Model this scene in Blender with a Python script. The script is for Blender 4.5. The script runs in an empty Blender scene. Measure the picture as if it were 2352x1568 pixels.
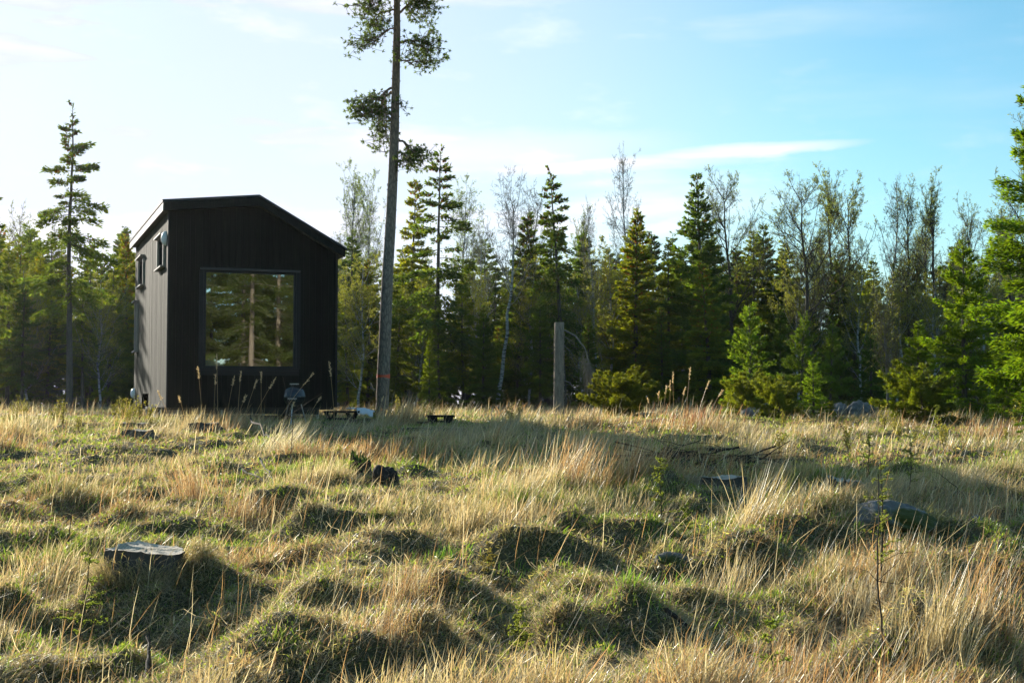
import bpy, math, random
import numpy as np
from mathutils import Vector, Matrix
R_ = math.radians
random.seed(7)
RNG = np.random.default_rng(11)
scene = bpy.context.scene
col = scene.collection

# ------------------------------------------------------------------ camera
EYE = 1.5
F = 3136.0                      # focal length in pixels of the 2352 px wide view
cam_d = bpy.data.cameras.new("camera")
cam_d.sensor_width = 36.0
cam_d.lens = F / 2352 * 36.0
cam_d.clip_start = 0.1
cam_d.clip_end = 3000
cam = bpy.data.objects.new("camera", cam_d)
col.objects.link(cam)
PITCH = math.atan((926 - 784) / F)
cam.location = (0, 0, EYE)
cam.rotation_euler = (math.pi / 2 + PITCH, 0, 0)
scene.camera = cam

def ray(px, py):
    a, b = (px - 1176) / F, (784 - py) / F
    return (a, math.cos(PITCH) - b * math.sin(PITCH), math.sin(PITCH) + b * math.cos(PITCH))

def P(px, py, d):
    r = ray(px, py)
    k = d / r[1]
    return np.array([r[0] * k, d, EYE + r[2] * k])

# ------------------------------------------------------------------ noise and terrain
_N = np.random.default_rng(5).random((256, 256))
def vnoise(x, y):
    x = np.asarray(x, float); y = np.asarray(y, float)
    xi = np.floor(x).astype(int); yi = np.floor(y).astype(int)
    fx = x - xi; fy = y - yi
    fx = fx * fx * (3 - 2 * fx); fy = fy * fy * (3 - 2 * fy)
    a = _N[xi & 255, yi & 255]; b = _N[(xi + 1) & 255, yi & 255]
    c = _N[xi & 255, (yi + 1) & 255]; d = _N[(xi + 1) & 255, (yi + 1) & 255]
    return (a * (1 - fx) + b * fx) * (1 - fy) + (c * (1 - fx) + d * fx) * fy

def base_h(y):
    return np.interp(y, [-300, 0, 6, 14, 27, 34, 60, 900], [0.0, 0.0, 0.12, 0.53, 1.10, 1.2, 1.27, 1.3])

def G0(px, py):
    """point where the view ray meets the smooth ground"""
    lo, hi = 3.0, 120.0
    for _ in range(50):
        m = (lo + hi) / 2
        if P(px, py, m)[2] > base_h(m): lo = m
        else: hi = m
    return P(px, py, lo)

MOUNDS = [(336, 1345, .50, .06), (720, 1215, .42, .23), (650, 1160, .25, .14), (1230, 1440, .36, .19), (1480, 1420, .27, .20),
          (1130, 1265, .7, .13), (1420, 1240, .55, .18), (2060, 1225, .55, .12), (560, 1545, .42, .10),
          (870, 1520, .4, .09), (1850, 1210, .4, .2), (2150, 1120, .7, .18), (340, 1335, .6, .12),
          (1520, 1275, .3, .12), (1480, 1060, .8, .10), (60, 1480, .4, .14), (2150, 1500, .5, .16), (100, 1140, .8, .14),
          (250, 1440, .75, -.22), (1300, 1500, .55, -.20), (1600, 1190, 1.0, -.22), (1650, 1330, .6, -.14),
          (1900, 1130, .9, -.14), (950, 1330, .5, -.12), (2040, 1440, .4, -.16), (1900, 1470, .35, -.14),
          (780, 1430, .4, -.12), (30, 1330, .5, -.16), (1150, 1060, 1.2, -.1), (1830, 1545, .5, -.15)]
MW = []
for px, py, r, hh in MOUNDS:
    g = G0(px, py)
    MW.append((g[0], g[1], r * (.8 if hh > 0 else 1), hh * (.62 if hh > 0 else 1)))

def ground_h(x, y):
    x = np.asarray(x, float); y = np.asarray(y, float)
    z = base_h(y)
    near = np.interp(y, [0, 6, 18, 30, 60], [.6, 1.0, 0.8, 0.35, 0.3])
    n1 = vnoise(x / .95 + 13, y / 1.05 + 4)
    n2 = vnoise(x / .42 + 51, y / .5 + 31)
    n3 = vnoise(x / 3.7 + 7, y / 4.1 + 9)
    z = z + near * (0.17 * (n1 ** 1.5 - .35) + .21 * (n2 ** 1.6 - .35)) + .22 * near * (n3 - .5)
    n4 = vnoise(x / .23 + 171, y / .3 + 81)
    z = z + np.interp(y, [0, 6, 14, 24], [.3, 1, .9, 0]) * (.15 * (n4 ** 1.8 - .3))
    for mx, my, r, hh in MW:
        d2 = ((x - mx) ** 2 + (y - my) ** 2 * .8) / (r * r)
        z = z + hh * np.exp(-d2 ** 1.2) * (.35 + 1.3 * n2 * (hh > 0) + .45 * (hh <= 0))
    return z

def gz(x, y):
    return float(ground_h(x, y))

def G(px, py):
    g = G0(px, py)
    return np.array([g[0], g[1], gz(g[0], g[1])])

def at(px, d):
    x = (px - 1176) / F * d
    return np.array([x, d, gz(x, d)])

# ------------------------------------------------------------------ geometry collector
class Geo:
    def __init__(s):
        s.v = []; s.q = []; s.t = []; s.c = []; s.n = 0; s.f = []; s.smooth = False
    def _cols(s, m, c):
        c = np.asarray(c, float)
        if c.ndim == 1: c = np.tile(c, (m, 1))
        s.c.append(c)
    def quads(s, v, q, c=(1, 1, 1)):
        v = np.asarray(v, float); s.v.append(v); s.q.append(np.asarray(q, int) + s.n); s._cols(len(v), c); s.n += len(v)
    def tris(s, v, q, c=(1, 1, 1)):
        v = np.asarray(v, float); s.v.append(v); s.t.append(np.asarray(q, int) + s.n); s._cols(len(v), c); s.n += len(v)
    def poly(s, v, faces, c=(1, 1, 1)):
        v = np.asarray(v, float); s.v.append(v)
        for f in faces: s.f.append([i + s.n for i in f])
        s._cols(len(v), c); s.n += len(v)
    def box(s, c, h, rot=None, color=(1, 1, 1)):
        """box with centre c, half sizes h, rot = 3x3"""
        k = np.array([[-1, -1, -1], [1, -1, -1], [1, 1, -1], [-1, 1, -1], [-1, -1, 1], [1, -1, 1], [1, 1, 1], [-1, 1, 1]], float) * np.asarray(h, float)
        if rot is not None: k = k @ np.asarray(rot).T
        s.quads(k + np.asarray(c, float), [[0, 3, 2, 1], [4, 5, 6, 7], [0, 1, 5, 4], [1, 2, 6, 5], [2, 3, 7, 6], [3, 0, 4, 7]], color)
    def tubes(s, pts, rad, k=3, c=(1, 1, 1), cap=False):
        """pts (m,n,3), rad (m,n)"""
        pts = np.asarray(pts, float); rad = np.asarray(rad, float)
        if pts.ndim == 2: pts = pts[None]; rad = rad[None]
        m, n, _ = pts.shape
        t = np.gradient(pts, axis=1)
        t /= np.linalg.norm(t, axis=2, keepdims=True) + 1e-9
        ref = np.where(np.abs(t[:, :1, 2:3]) > .9, np.array([[[1., 0, 0]]]), np.array([[[0., 0, 1.]]]))
        a = np.cross(t, np.broadcast_to(ref, t.shape)); a /= np.linalg.norm(a, axis=2, keepdims=True) + 1e-9
        b = np.cross(t, a)
        ang = np.arange(k) * 2 * np.pi / k
        v = pts[:, :, None, :] + rad[:, :, None, None] * (a[:, :, None, :] * np.cos(ang)[None, None, :, None] + b[:, :, None, :] * np.sin(ang)[None, None, :, None])
        base = (np.arange(m) * n * k)[:, None, None]
        i = (np.arange(n - 1) * k)[None, :, None]
        j = np.arange(k)[None, None, :]; j2 = (j + 1) % k
        q = np.stack([base + i + j, base + i + j2, base + i + k + j2, base + i + k + j], -1).reshape(-1, 4)
        c = np.asarray(c, float)
        if c.ndim == 2: c = np.repeat(c, n * k, axis=0)
        s.quads(v.reshape(-1, 3), q, c)
        if cap:
            o = s.n - m * n * k
            for mm in range(m):
                s.f.append([o + mm * n * k + jj for jj in range(k)])
                s.f.append([o + mm * n * k + (n - 1) * k + jj for jj in range(k)][::-1])
    def diamonds(s, p, d, l, w, c, roll=None, rng=RNG):
        m = len(p)
        d = d / (np.linalg.norm(d, axis=1, keepdims=True) + 1e-9)
        r = rng.normal(size=(m, 3))
        a = np.cross(d, r); a /= np.linalg.norm(a, axis=1, keepdims=True) + 1e-9
        l = np.broadcast_to(l, (m,))[:, None]; w = np.broadcast_to(w, (m,))[:, None]
        mid = p + d * l * .45
        v = np.stack([p, mid + a * w * .5, p + d * l, mid - a * w * .5], 1).reshape(-1, 3)
        q = np.arange(m * 4).reshape(m, 4)
        s.quads(v, q, np.repeat(np.broadcast_to(np.asarray(c, float), (m, 3)), 4, axis=0))
    def mesh(s, name, mat, smooth=False):
        me = bpy.data.meshes.new(name)
        v = np.concatenate(s.v) if s.v else np.zeros((0, 3))
        q = np.concatenate(s.q).reshape(-1, 4) if s.q else np.zeros((0, 4), int)
        t = np.concatenate(s.t).reshape(-1, 3) if s.t else np.zeros((0, 3), int)
        loops = [q.ravel(), t.ravel()]
        tot = [np.full(len(q), 4), np.full(len(t), 3)]
        for f in s.f:
            loops.append(np.array(f)); tot.append(np.array([len(f)]))
        loops = np.concatenate(loops).astype(np.int32); tot = np.concatenate(tot)
        start = np.concatenate([[0], np.cumsum(tot)[:-1]]).astype(np.int32)
        me.vertices.add(len(v)); me.vertices.foreach_set('co', v.astype(np.float32).ravel())
        me.loops.add(len(loops)); me.loops.foreach_set('vertex_index', loops)
        me.polygons.add(len(tot)); me.polygons.foreach_set('loop_start', start)
        me.polygons.foreach_set('use_smooth', np.full(len(tot), bool(smooth or s.smooth)))
        cc = np.ones((len(v), 4), np.float32); cc[:, :3] = np.concatenate(s.c)
        at_ = me.attributes.new('Col', 'FLOAT_COLOR', 'POINT'); at_.data.foreach_set('color', cc.ravel())
        me.materials.append(mat)
        me.update(calc_edges=True)
        return me
    def obj(s, name, mat, parent=None, smooth=False):
        return link(name, s.mesh(name, mat, smooth), parent)

def link(name, me, parent=None):
    o = bpy.data.objects.new(name, me); col.objects.link(o)
    if parent is not None: o.parent = parent
    return o
def tag(o, label=None, cat=None, group=None, kind=None):
    if label: o['label'] = label
    if cat: o['category'] = cat
    if group: o['group'] = group
    if kind: o['kind'] = kind
    return o
def thing(name, loc, label, cat, group=None, rz=0):
    o = bpy.data.objects.new(name, None); col.objects.link(o)
    o.empty_display_size = .2
    o.location = [float(k) for k in loc]; o.rotation_euler = (0, 0, rz)
    return tag(o, label, cat, group)
def sub(o, p):        # world points relative to a thing without rotation
    return np.asarray(p, float) - np.array(o.location)

# ------------------------------------------------------------------ materials
def new_mat(name):
    m = bpy.data.materials.new(name); m.use_nodes = True
    nt = m.node_tree; nt.nodes.clear()
    out = nt.nodes.new('ShaderNodeOutputMaterial')
    return m, nt, out
def N(nt, kind, **kw):
    n = nt.nodes.new('ShaderNode' + kind)
    for k, v in kw.items():
        if k in n.inputs: n.inputs[k].default_value = v
        else: setattr(n, k, v)
    return n
def ramp(nt, stops, fac=None):
    r = nt.nodes.new('ShaderNodeValToRGB')
    e = r.color_ramp.elements
    while len(e) < len(stops): e.new(.5)
    for i, (p, c) in enumerate(stops):
        e[i].position = p; e[i].color = (*c, 1) if len(c) == 3 else c
    if fac is not None: nt.links.new(fac, r.inputs[0])
    return r
def mixc(nt, a, b, fac, mode='MIX'):
    m = nt.nodes.new('ShaderNodeMix'); m.data_type = 'RGBA'; m.blend_type = mode
    for sock, val in ((m.inputs[0], fac), (m.inputs[6], a), (m.inputs[7], b)):
        if hasattr(val, 'links'): nt.links.new(val, sock)
        elif isinstance(val, (int, float)): sock.default_value = val
        else: sock.default_value = (*val, 1)
    return m.outputs[2]
def coords(nt, kind='Object', scale=(1, 1, 1)):
    tc = nt.nodes.new('ShaderNodeTexCoord'); mp = nt.nodes.new('ShaderNodeMapping')
    mp.inputs['Scale'].default_value = scale
    nt.links.new(tc.outputs[kind], mp.inputs[0])
    return mp.outputs[0]
def noise(nt, vec, scale, detail=4, rough=.55):
    n = nt.nodes.new('ShaderNodeTexNoise'); n.inputs['Scale'].default_value = scale
    n.inputs['Detail'].default_value = detail; n.inputs['Roughness'].default_value = rough
    nt.links.new(vec, n.inputs['Vector'])
    return n.outputs[0]
def principled(nt, out, color, rough=.8, bump=None, dist=.01, strength=1., spec=.5, metal=0):
    b = nt.nodes.new('ShaderNodeBsdfPrincipled')
    if hasattr(color, 'links'): nt.links.new(color, b.inputs['Base Color'])
    else: b.inputs['Base Color'].default_value = (*color, 1)
    if hasattr(rough, 'links'): nt.links.new(rough, b.inputs['Roughness'])
    else: b.inputs['Roughness'].default_value = rough
    b.inputs['Specular IOR Level'].default_value = spec
    b.inputs['Metallic'].default_value = metal
    if bump is not None:
        bp = nt.nodes.new('ShaderNodeBump'); bp.inputs['Distance'].default_value = dist; bp.inputs['Strength'].default_value = strength
        nt.links.new(bump, bp.inputs['Height']); nt.links.new(bp.outputs[0], b.inputs['Normal'])
    nt.links.new(b.outputs[0], out.inputs[0])
    return b

def leafy(name, trans=.5, gloss=.06, tmul=(1.5, 1.5, .9), rough=.45, objcol=True):
    """thin foliage: reflects, and lets the sun shine through"""
    m, nt, out = new_mat(name)
    a = nt.nodes.new('ShaderNodeAttribute'); a.attribute_name = 'Col'
    c = a.outputs['Color']
    if objcol:
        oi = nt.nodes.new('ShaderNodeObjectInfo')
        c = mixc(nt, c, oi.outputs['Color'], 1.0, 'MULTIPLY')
    d = nt.nodes.new('ShaderNodeBsdfDiffuse'); nt.links.new(c, d.inputs[0])
    tcol = mixc(nt, c, tmul, 1.0, 'MULTIPLY')
    t = nt.nodes.new('ShaderNodeBsdfTranslucent'); nt.links.new(tcol, t.inputs[0])
    mx = nt.nodes.new('ShaderNodeMixShader'); mx.inputs[0].default_value = trans
    nt.links.new(d.outputs[0], mx.inputs[1]); nt.links.new(t.outputs[0], mx.inputs[2])
    g = nt.nodes.new('ShaderNodeBsdfGlossy'); g.inputs['Roughness'].default_value = rough
    g.inputs[0].default_value = (.9, .9, .85, 1)
    mx2 = nt.nodes.new('ShaderNodeMixShader'); mx2.inputs[0].default_value = gloss
    nt.links.new(mx.outputs[0], mx2.inputs[1]); nt.links.new(g.outputs[0], mx2.inputs[2])
    nt.links.new(mx2.outputs[0], out.inputs[0])
    return m

HAZE = 0.0001
M = {}
M['needles'] = leafy('spruce_needles', .64, .03, (3.2, 2.6, .6), .5)
M['leaves'] = leafy('young_leaves', .6, .04, (1.8, 1.7, .8), .5)
M['straw'] = leafy('straw_grass', .58, .06, (1.62, 1.45, 1.0), .38)
M['green'] = leafy('fresh_grass', .55, .05, (1.9, 1.9, .7), .35)

def bark(name, dark, light, sx=1., scale=9, dist=.02, spec=.2):
    m, nt, out = new_mat(name)
    v = coords(nt, 'Object', (1.6, 1.6, .35))
    n = noise(nt, v, scale, 8, .7)
    v2 = coords(nt, 'Object', (1, 1, 1))
    n2 = noise(nt, v2, 1.3, 3)
    r = ramp(nt, [(.36, dark), (.62, light)], n)
    c = mixc(nt, r.outputs[0], tuple(k * .55 for k in light), n2)
    principled(nt, out, c, .92, n, dist, 1, spec)
    return m
M['spruce_bark'] = bark('spruce_bark', (.045, .036, .028), (.16, .135, .11))
M['twig_bark'] = bark('twig_bark', (.05, .04, .03), (.13, .105, .08))
M['snag_bark'] = bark('snag_bark', (.16, .125, .095), (.46, .38, .29), scale=14, dist=.03)
M['grey_twig'] = bark('dead_twig_bark', (.14, .125, .10), (.36, .32, .25))

M['pale_bark'] = bark('pale_bark', (.11, .085, .06), (.27, .22, .16))

def pine_bark():
    m, nt, out = new_mat('pine_bark')
    v = coords(nt, 'Object', (2.2, 2.2, .6))
    vo = nt.nodes.new('ShaderNodeTexVoronoi'); vo.feature = 'DISTANCE_TO_EDGE'; vo.inputs['Scale'].default_value = 9
    nt.links.new(v, vo.inputs['Vector'])
    n = noise(nt, coords(nt, 'Object', (1, 1, .5)), 18, 8, .7)
    rr = ramp(nt, [(0, (0, 0, 0)), (.16, (1, 1, 1))], vo.outputs[0])
    hgt = mixc(nt, rr.outputs[0], n, .5)
    tc = nt.nodes.new('ShaderNodeTexCoord'); sep = nt.nodes.new('ShaderNodeSeparateXYZ'); nt.links.new(tc.outputs['Object'], sep.inputs[0])
    mr = nt.nodes.new('ShaderNodeMapRange'); mr.inputs[1].default_value = 3.5; mr.inputs[2].default_value = 9.5
    nt.links.new(sep.outputs[2], mr.inputs[0])
    low = ramp(nt, [(.3, (.16, .13, .10)), (.7, (.40, .325, .25))], n)
    high = ramp(nt, [(.3, (.12, .06, .03)), (.7, (.36, .19, .095))], n)
    c = mixc(nt, low.outputs[0], high.outputs[0], mr.outputs[0])
    c2 = mixc(nt, c, mixc(nt, (.07, .06, .05), c, rr.outputs[0]), .6)
    principled(nt, out, c2, .9, hgt, .014, 1, .2)
    return m
M['pine_bark'] = pine_bark()

def birch_bark():
    m, nt, out = new_mat('birch_bark')
    v = coords(nt, 'Object', (1.2, 1.2, 4.5))
    n = noise(nt, v, 3.2, 6, .7)
    r = ramp(nt, [(.0, (.03, .028, .025)), (.42, (.06, .055, .05)), (.5, (.42, .41, .38)), (1, (.62, .61, .57))], n)
    principled(nt, out, r.outputs[0], .75, n, .006, .6, .3)
    return m
M['birch_bark'] = birch_bark()

def ground_mat():
    m, nt, out = new_mat('ground_thatch')
    v = coords(nt, 'Object', (1, 1, 1))
    n = noise(nt, v, 1.7, 8, .65); n2 = noise(nt, v, 22, 6, .7)
    a = ramp(nt, [(.35, (.08, .10, .03)), (.52, (.14, .13, .055)), (.72, (.24, .20, .11))], n)
    c = mixc(nt, a.outputs[0], (.06, .05, .03), n2)
    principled(nt, out, c, .95, n2, .03, 1, .15)
    return m
M['ground'] = ground_mat()

def board_mat():
    """black-stained sawn boards, weathered along the grain"""
    m, nt, out = new_mat('black_stained_boards')
    v = coords(nt, 'Object', (1, 1, .045))
    n = noise(nt, v, 42, 8, .75); n2 = noise(nt, coords(nt, 'Object', (1, 1, .3)), 3.5, 4)
    at_ = nt.nodes.new('ShaderNodeAttribute'); at_.attribute_name = 'Col'
    r = ramp(nt, [(.38, (.007, .007, .006)), (.56, (.022, .021, .015)), (.70, (.085, .087, .055))], n)
    c = mixc(nt, r.outputs[0], (.010, .011, .010), n2)
    c = mixc(nt, c, at_.outputs['Color'], 1.0, 'MULTIPLY')
    principled(nt, out, c, .85, n, .006, 1, .08)
    return m
M['boards'] = board_mat()

def plain(name, color, rough=.6, spec=.5, metal=0, var=.25, scale=8, dist=.003):
    m, nt, out = new_mat(name)
    v = coords(nt, 'Object'); n = noise(nt, v, scale, 6, .65)
    c = mixc(nt, tuple(k * (1 - var) for k in color), tuple(min(1, k * (1 + var)) for k in color), n)
    principled(nt, out, c, rough, n, dist, .6, spec, metal)
    return m
M['black_metal'] = plain('black_roof_metal', (.022, .024, .025), .5)
M['black_trim'] = plain('black_painted_trim', (.012, .012, .011), .6, .25)
M['soffit'] = plain('stained_soffit_boards', (.10, .095, .07), .7)
M['fascia'] = plain('grey_stained_fascia', (.22, .21, .17), .5, scale=14)
M['white_plastic'] = plain('white_vent_plastic', (.75, .75, .72), .4)
M['steel'] = plain('galvanised_steel', (.42, .43, .42), .38, metal=.7)
M['dark'] = plain('dark_inner_board', (.028, .026, .022), .8)
M['enamel'] = plain('black_enamel', (.012, .018, .022), .22, .6, dist=.0)
M['handle'] = plain('pale_handle_wood', (.42, .40, .36), .5)
M['cloth'] = plain('pale_cloth', (.62, .63, .66), .9, scale=20, dist=.01)
M['bed'] = plain('pale_blue_bedding', (.45, .55, .60), .9, scale=5)
M['black_wood'] = plain('tarred_wood', (.012, .012, .011), .85, .15, scale=20, dist=.006)
M['rubber'] = plain('tyre_rubber', (.02, .02, .02), .8)
M['ribbon'] = plain('orange_ribbon', (.75, .10, .03), .5)
M['bare_plank'] = plain('weathered_plank', (.42, .34, .22), .75, scale=20)
M['dark_log'] = bark('rotten_log', (.02, .016, .012), (.08, .062, .048), dist=.03)

def cut_mat():
    m, nt, out = new_mat('cut_wood_face')
    tc = nt.nodes.new('ShaderNodeTexCoord')
    w = nt.nodes.new('ShaderNodeTexWave'); w.wave_type = 'RINGS'; w.rings_direction = 'Z'
    w.inputs['Scale'].default_value = 14; w.inputs['Distortion'].default_value = 2.2; w.inputs['Detail'].default_value = 4
    nt.links.new(tc.outputs['Object'], w.inputs['Vector'])
    n = noise(nt, coords(nt, 'Object'), 9, 8, .75)
    a = ramp(nt, [(.3, (.20, .165, .115)), (.5, (.60, .52, .38)), (.75, (.76, .70, .56))], n)
    c = mixc(nt, a.outputs[0], (.2, .17, .13), w.outputs[1])
    c = mixc(nt, a.outputs[0], c, .45)
    principled(nt, out, c, .8, n, .012, 1, .25)
    return m
M['cut'] = cut_mat()
def stone_mat(name, moss=.45):
    m, nt, out = new_mat(name)
    v = coords(nt, 'Object'); n = noise(nt, v, 7, 8, .7); n2 = noise(nt, v, 2.3, 5)
    a = ramp(nt, [(.3, (.09, .09, .085)), (.7, (.30, .29, .27))], n)
    f = ramp(nt, [(moss, (0, 0, 0)), (moss + .12, (1, 1, 1))], n2)
    c = mixc(nt, a.outputs[0], (.075, .085, .02), f.outputs[0])
    principled(nt, out, c, .9, n, .02, 1, .3)
    return m
M['stone'] = stone_mat('mossy_stone'); M['grey_stone'] = stone_mat('grey_stone', .62)
M['moss'] = plain('bright_moss', (.13, .17, .025), .95, .1, var=.5, scale=25, dist=.02)

def glass_mat():
    m, nt, out = new_mat('coated_window_glass')
    g = nt.nodes.new('ShaderNodeBsdfGlossy'); g.inputs['Roughness'].default_value = 0.0; g.inputs[0].default_value = (.92, .96, .95, 1)
    v = coords(nt, 'Object', (1, 1, 1)); n = noise(nt, v, .9, 2)
    bp = nt.nodes.new('ShaderNodeBump'); bp.inputs['Strength'].default_value = .04; bp.inputs['Distance'].default_value = .01
    nt.links.new(n, bp.inputs['Height']); nt.links.new(bp.outputs[0], g.inputs['Normal'])
    t = nt.nodes.new('ShaderNodeBsdfTransparent'); t.inputs[0].default_value = (.7, .78, .75, 1)
    mx = nt.nodes.new('ShaderNodeMixShader')
    lw = nt.nodes.new('ShaderNodeFresnel'); lw.inputs[0].default_value = 1.5
    mr = nt.nodes.new('ShaderNodeMapRange'); mr.inputs[3].default_value = .46; mr.inputs[4].default_value = 1.0
    nt.links.new(lw.outputs[0], mr.inputs[0]); nt.links.new(mr.outputs[0], mx.inputs[0])
    nt.links.new(t.outputs[0], mx.inputs[1]); nt.links.new(g.outputs[0], mx.inputs[2])
    nt.links.new(mx.outputs[0], out.inputs[0])
    return m
M['glass'] = glass_mat()

# ------------------------------------------------------------------ light
SUN_AZ, SUN_EL = R_(-33), R_(15)              # from +Y, negative = to the left
sdir = np.array([math.sin(SUN_AZ) * math.cos(SUN_EL), math.cos(SUN_AZ) * math.cos(SUN_EL), math.sin(SUN_EL)])
sl = bpy.data.lights.new('sun', 'SUN'); sl.energy = 5.0; sl.angle = R_(.55); sl.color = (1.0, .92, .79)
so = bpy.data.objects.new('sun', sl); col.objects.link(so)
so.rotation_euler = Vector(-sdir).to_track_quat('-Z', 'Y').to_euler()
so.location = (-30, 50, 40)

w = bpy.data.worlds.new('World'); scene.world = w; w.use_nodes = True
nt = w.node_tree; nt.nodes.clear()
wo = nt.nodes.new('ShaderNodeOutputWorld'); bg = nt.nodes.new('ShaderNodeBackground')
sky = nt.nodes.new('ShaderNodeTexSky'); sky.sky_type = 'NISHITA'; sky.sun_disc = False
sky.sun_elevation = SUN_EL; sky.sun_rotation = SUN_AZ
sky.air_density = 1.0; sky.dust_density = .7; sky.ozone_density = 2.0
tc = nt.nodes.new('ShaderNodeTexCoord')
mp = nt.nodes.new('ShaderNodeMapping'); mp.inputs['Scale'].default_value = (1.3, 1.3, 9.0); mp.inputs['Rotation'].default_value = (0, R_(5), R_(20))
nt.links.new(tc.outputs['Generated'], mp.inputs[0])
cn = noise(nt, mp.outputs[0], 2.2, 7, .55)
cr = ramp(nt, [(.50, (0, 0, 0)), (.72, (1, 1, 1))], cn)
mp2 = nt.nodes.new('ShaderNodeMapping'); mp2.inputs['Scale'].default_value = (5, 5, 16)
nt.links.new(tc.outputs['Generated'], mp2.inputs[0])
cn2 = noise(nt, mp2.outputs[0], 2.5, 8, .6)
cr2 = ramp(nt, [(.56, (0, 0, 0)), (.72, (1, 1, 1))], cn2)
# thin cloud scatters the sun forward: brighter towards the sun
dot = nt.nodes.new('ShaderNodeVectorMath'); dot.operation = 'DOT_PRODUCT'
nt.links.new(tc.outputs['Generated'], dot.inputs[0]); dot.inputs[1].default_value = tuple(float(k) for k in sdir)
veil = nt.nodes.new('ShaderNodeMapRange'); veil.interpolation_type = 'SMOOTHSTEP'
veil.inputs[1].default_value = .66; veil.inputs[2].default_value = .95; veil.inputs[3].default_value = 0.0; veil.inputs[4].default_value = 1.0
nt.links.new(dot.outputs['Value'], veil.inputs[0])
# cloud cover = streaks kept to the sun side + thin veil
am = nt.nodes.new('ShaderNodeMath'); am.operation = 'MULTIPLY_ADD'
nt.links.new(veil.outputs[0], am.inputs[0]); am.inputs[1].default_value = .85; am.inputs[2].default_value = .12
cm = nt.nodes.new('ShaderNodeMath'); cm.operation = 'MULTIPLY'
nt.links.new(cr.outputs[0], cm.inputs[0]); nt.links.new(am.outputs[0], cm.inputs[1])
cv = nt.nodes.new('ShaderNodeMath'); cv.operation = 'MULTIPLY_ADD'; cv.use_clamp = True
nt.links.new(veil.outputs[0], cv.inputs[0]); cv.inputs[1].default_value = .86; nt.links.new(cm.outputs[0], cv.inputs[2])
cm2 = nt.nodes.new('ShaderNodeMath'); cm2.operation = 'MULTIPLY_ADD'; cm2.use_clamp = True
nt.links.new(cr2.outputs[0], cm2.inputs[0]); cm2.inputs[1].default_value = .12; nt.links.new(cv.outputs[0], cm2.inputs[2])
tint = mixc(nt, sky.outputs[0], (.58, .93, .95), 1.0, 'MULTIPLY')
# one long cirrus streak low over the trees on the right
def mth(op, a, b=None, c=None, clamp=False):
    n = nt.nodes.new('ShaderNodeMath'); n.operation = op; n.use_clamp = clamp
    for i, v in enumerate((a, b, c)):
        if v is None: continue
        if hasattr(v, 'links'): nt.links.new(v, n.inputs[i])
        else: n.inputs[i].default_value = v
    return n.outputs[0]
sp = nt.nodes.new('ShaderNodeSeparateXYZ'); nt.links.new(tc.outputs['Generated'], sp.inputs[0])
yy = mth('MAXIMUM', sp.outputs[1], .05)
def streak(px, py, slope, hl, ht, amt):
    X = mth('SUBTRACT', mth('DIVIDE', sp.outputs[0], yy), (px - 1176) / F)
    Z = mth('SUBTRACT', mth('DIVIDE', sp.outputs[2], yy), (926 - py) / F)
    Z = mth('SUBTRACT', Z, mth('MULTIPLY', X, slope))
    Z = mth('ADD', Z, mth('MULTIPLY', mth('SUBTRACT', cn2, .5), ht * 1.6))
    e = mth('ADD', mth('POWER', mth('ABSOLUTE', mth('DIVIDE', X, hl)), 2), mth('POWER', mth('ABSOLUTE', mth('DIVIDE', Z, ht)), 2))
    return mth('MULTIPLY', mth('SUBTRACT', 1, e, clamp=True), amt)
tot = mth('ADD', streak(1760, 338, .07, .085, .006, .6), streak(1480, 372, .05, .11, .006, .35))
tot = mth('ADD', tot, streak(1130, 345, .02, .16, .02, .25))
low = mth('MULTIPLY', mth('POWER', mth('SUBTRACT', 1, mth('MULTIPLY', mth('ABSOLUTE', sp.outputs[2]), 3.2), clamp=True), 2), .42)
cov = mth('ADD', mth('ADD', cm2.outputs[0], tot), low, clamp=True)
cloudc = mixc(nt, (3.85, 4.25, 5.3), (6.7, 6.75, 6.9), mth('ADD', mth('MULTIPLY', cr.outputs[0], .7), mth('ADD', mth('MULTIPLY', cr2.outputs[0], .3), mth('ADD', mth('MULTIPLY', low, 1.6), mth('MULTIPLY', tot, .9))), clamp=True))
skyc = mixc(nt, tint, cloudc, cov)
nt.links.new(skyc, bg.inputs[0]); bg.inputs[1].default_value = 0.115
nt.links.new(bg.outputs[0], wo.inputs[0])

scene.view_settings.view_transform = 'Standard'; scene.view_settings.look = 'None'
scene.view_settings.exposure = 0.82; scene.view_settings.gamma = 1
cy = scene.cycles
cy.max_bounces = 6; cy.diffuse_bounces = 3; cy.glossy_bounces = 3; cy.transmission_bounces = 4; cy.transparent_max_bounces = 8
cy.use_denoising = True; cy.caustics_reflective = False; cy.caustics_refractive = False
cy.sample_clamp_indirect = 6.0

# ------------------------------------------------------------------ ground sheet
def build_ground():
    ys = np.concatenate([np.linspace(-120, -2, 25), np.linspace(-1.5, 4, 14), np.arange(4.1, 14, .085), np.arange(14, 34, .14), np.geomspace(34.3, 900, 60)])
    xs_in = np.arange(-10, 10.01, .1)
    xs = np.concatenate([-np.geomspace(700, 10.4, 40), xs_in, np.geomspace(10.4, 700, 40)])
    X, Y = np.meshgrid(xs, ys)
    Z = ground_h(X, Y)
    v = np.stack([X, Y, Z], -1).reshape(-1, 3)
    ny, nx = X.shape
    i = np.arange(ny - 1)[:, None] * nx + np.arange(nx - 1)[None]
    q = np.stack([i, i + 1, i + nx + 1, i + nx], -1).reshape(-1, 4)
    g = Geo(); g.quads(v, q)
    return tag(g.obj('ground', M['ground'], smooth=True), 'hummocky clearing of dead grass and thatch', None, None, 'structure')
build_ground()

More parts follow.
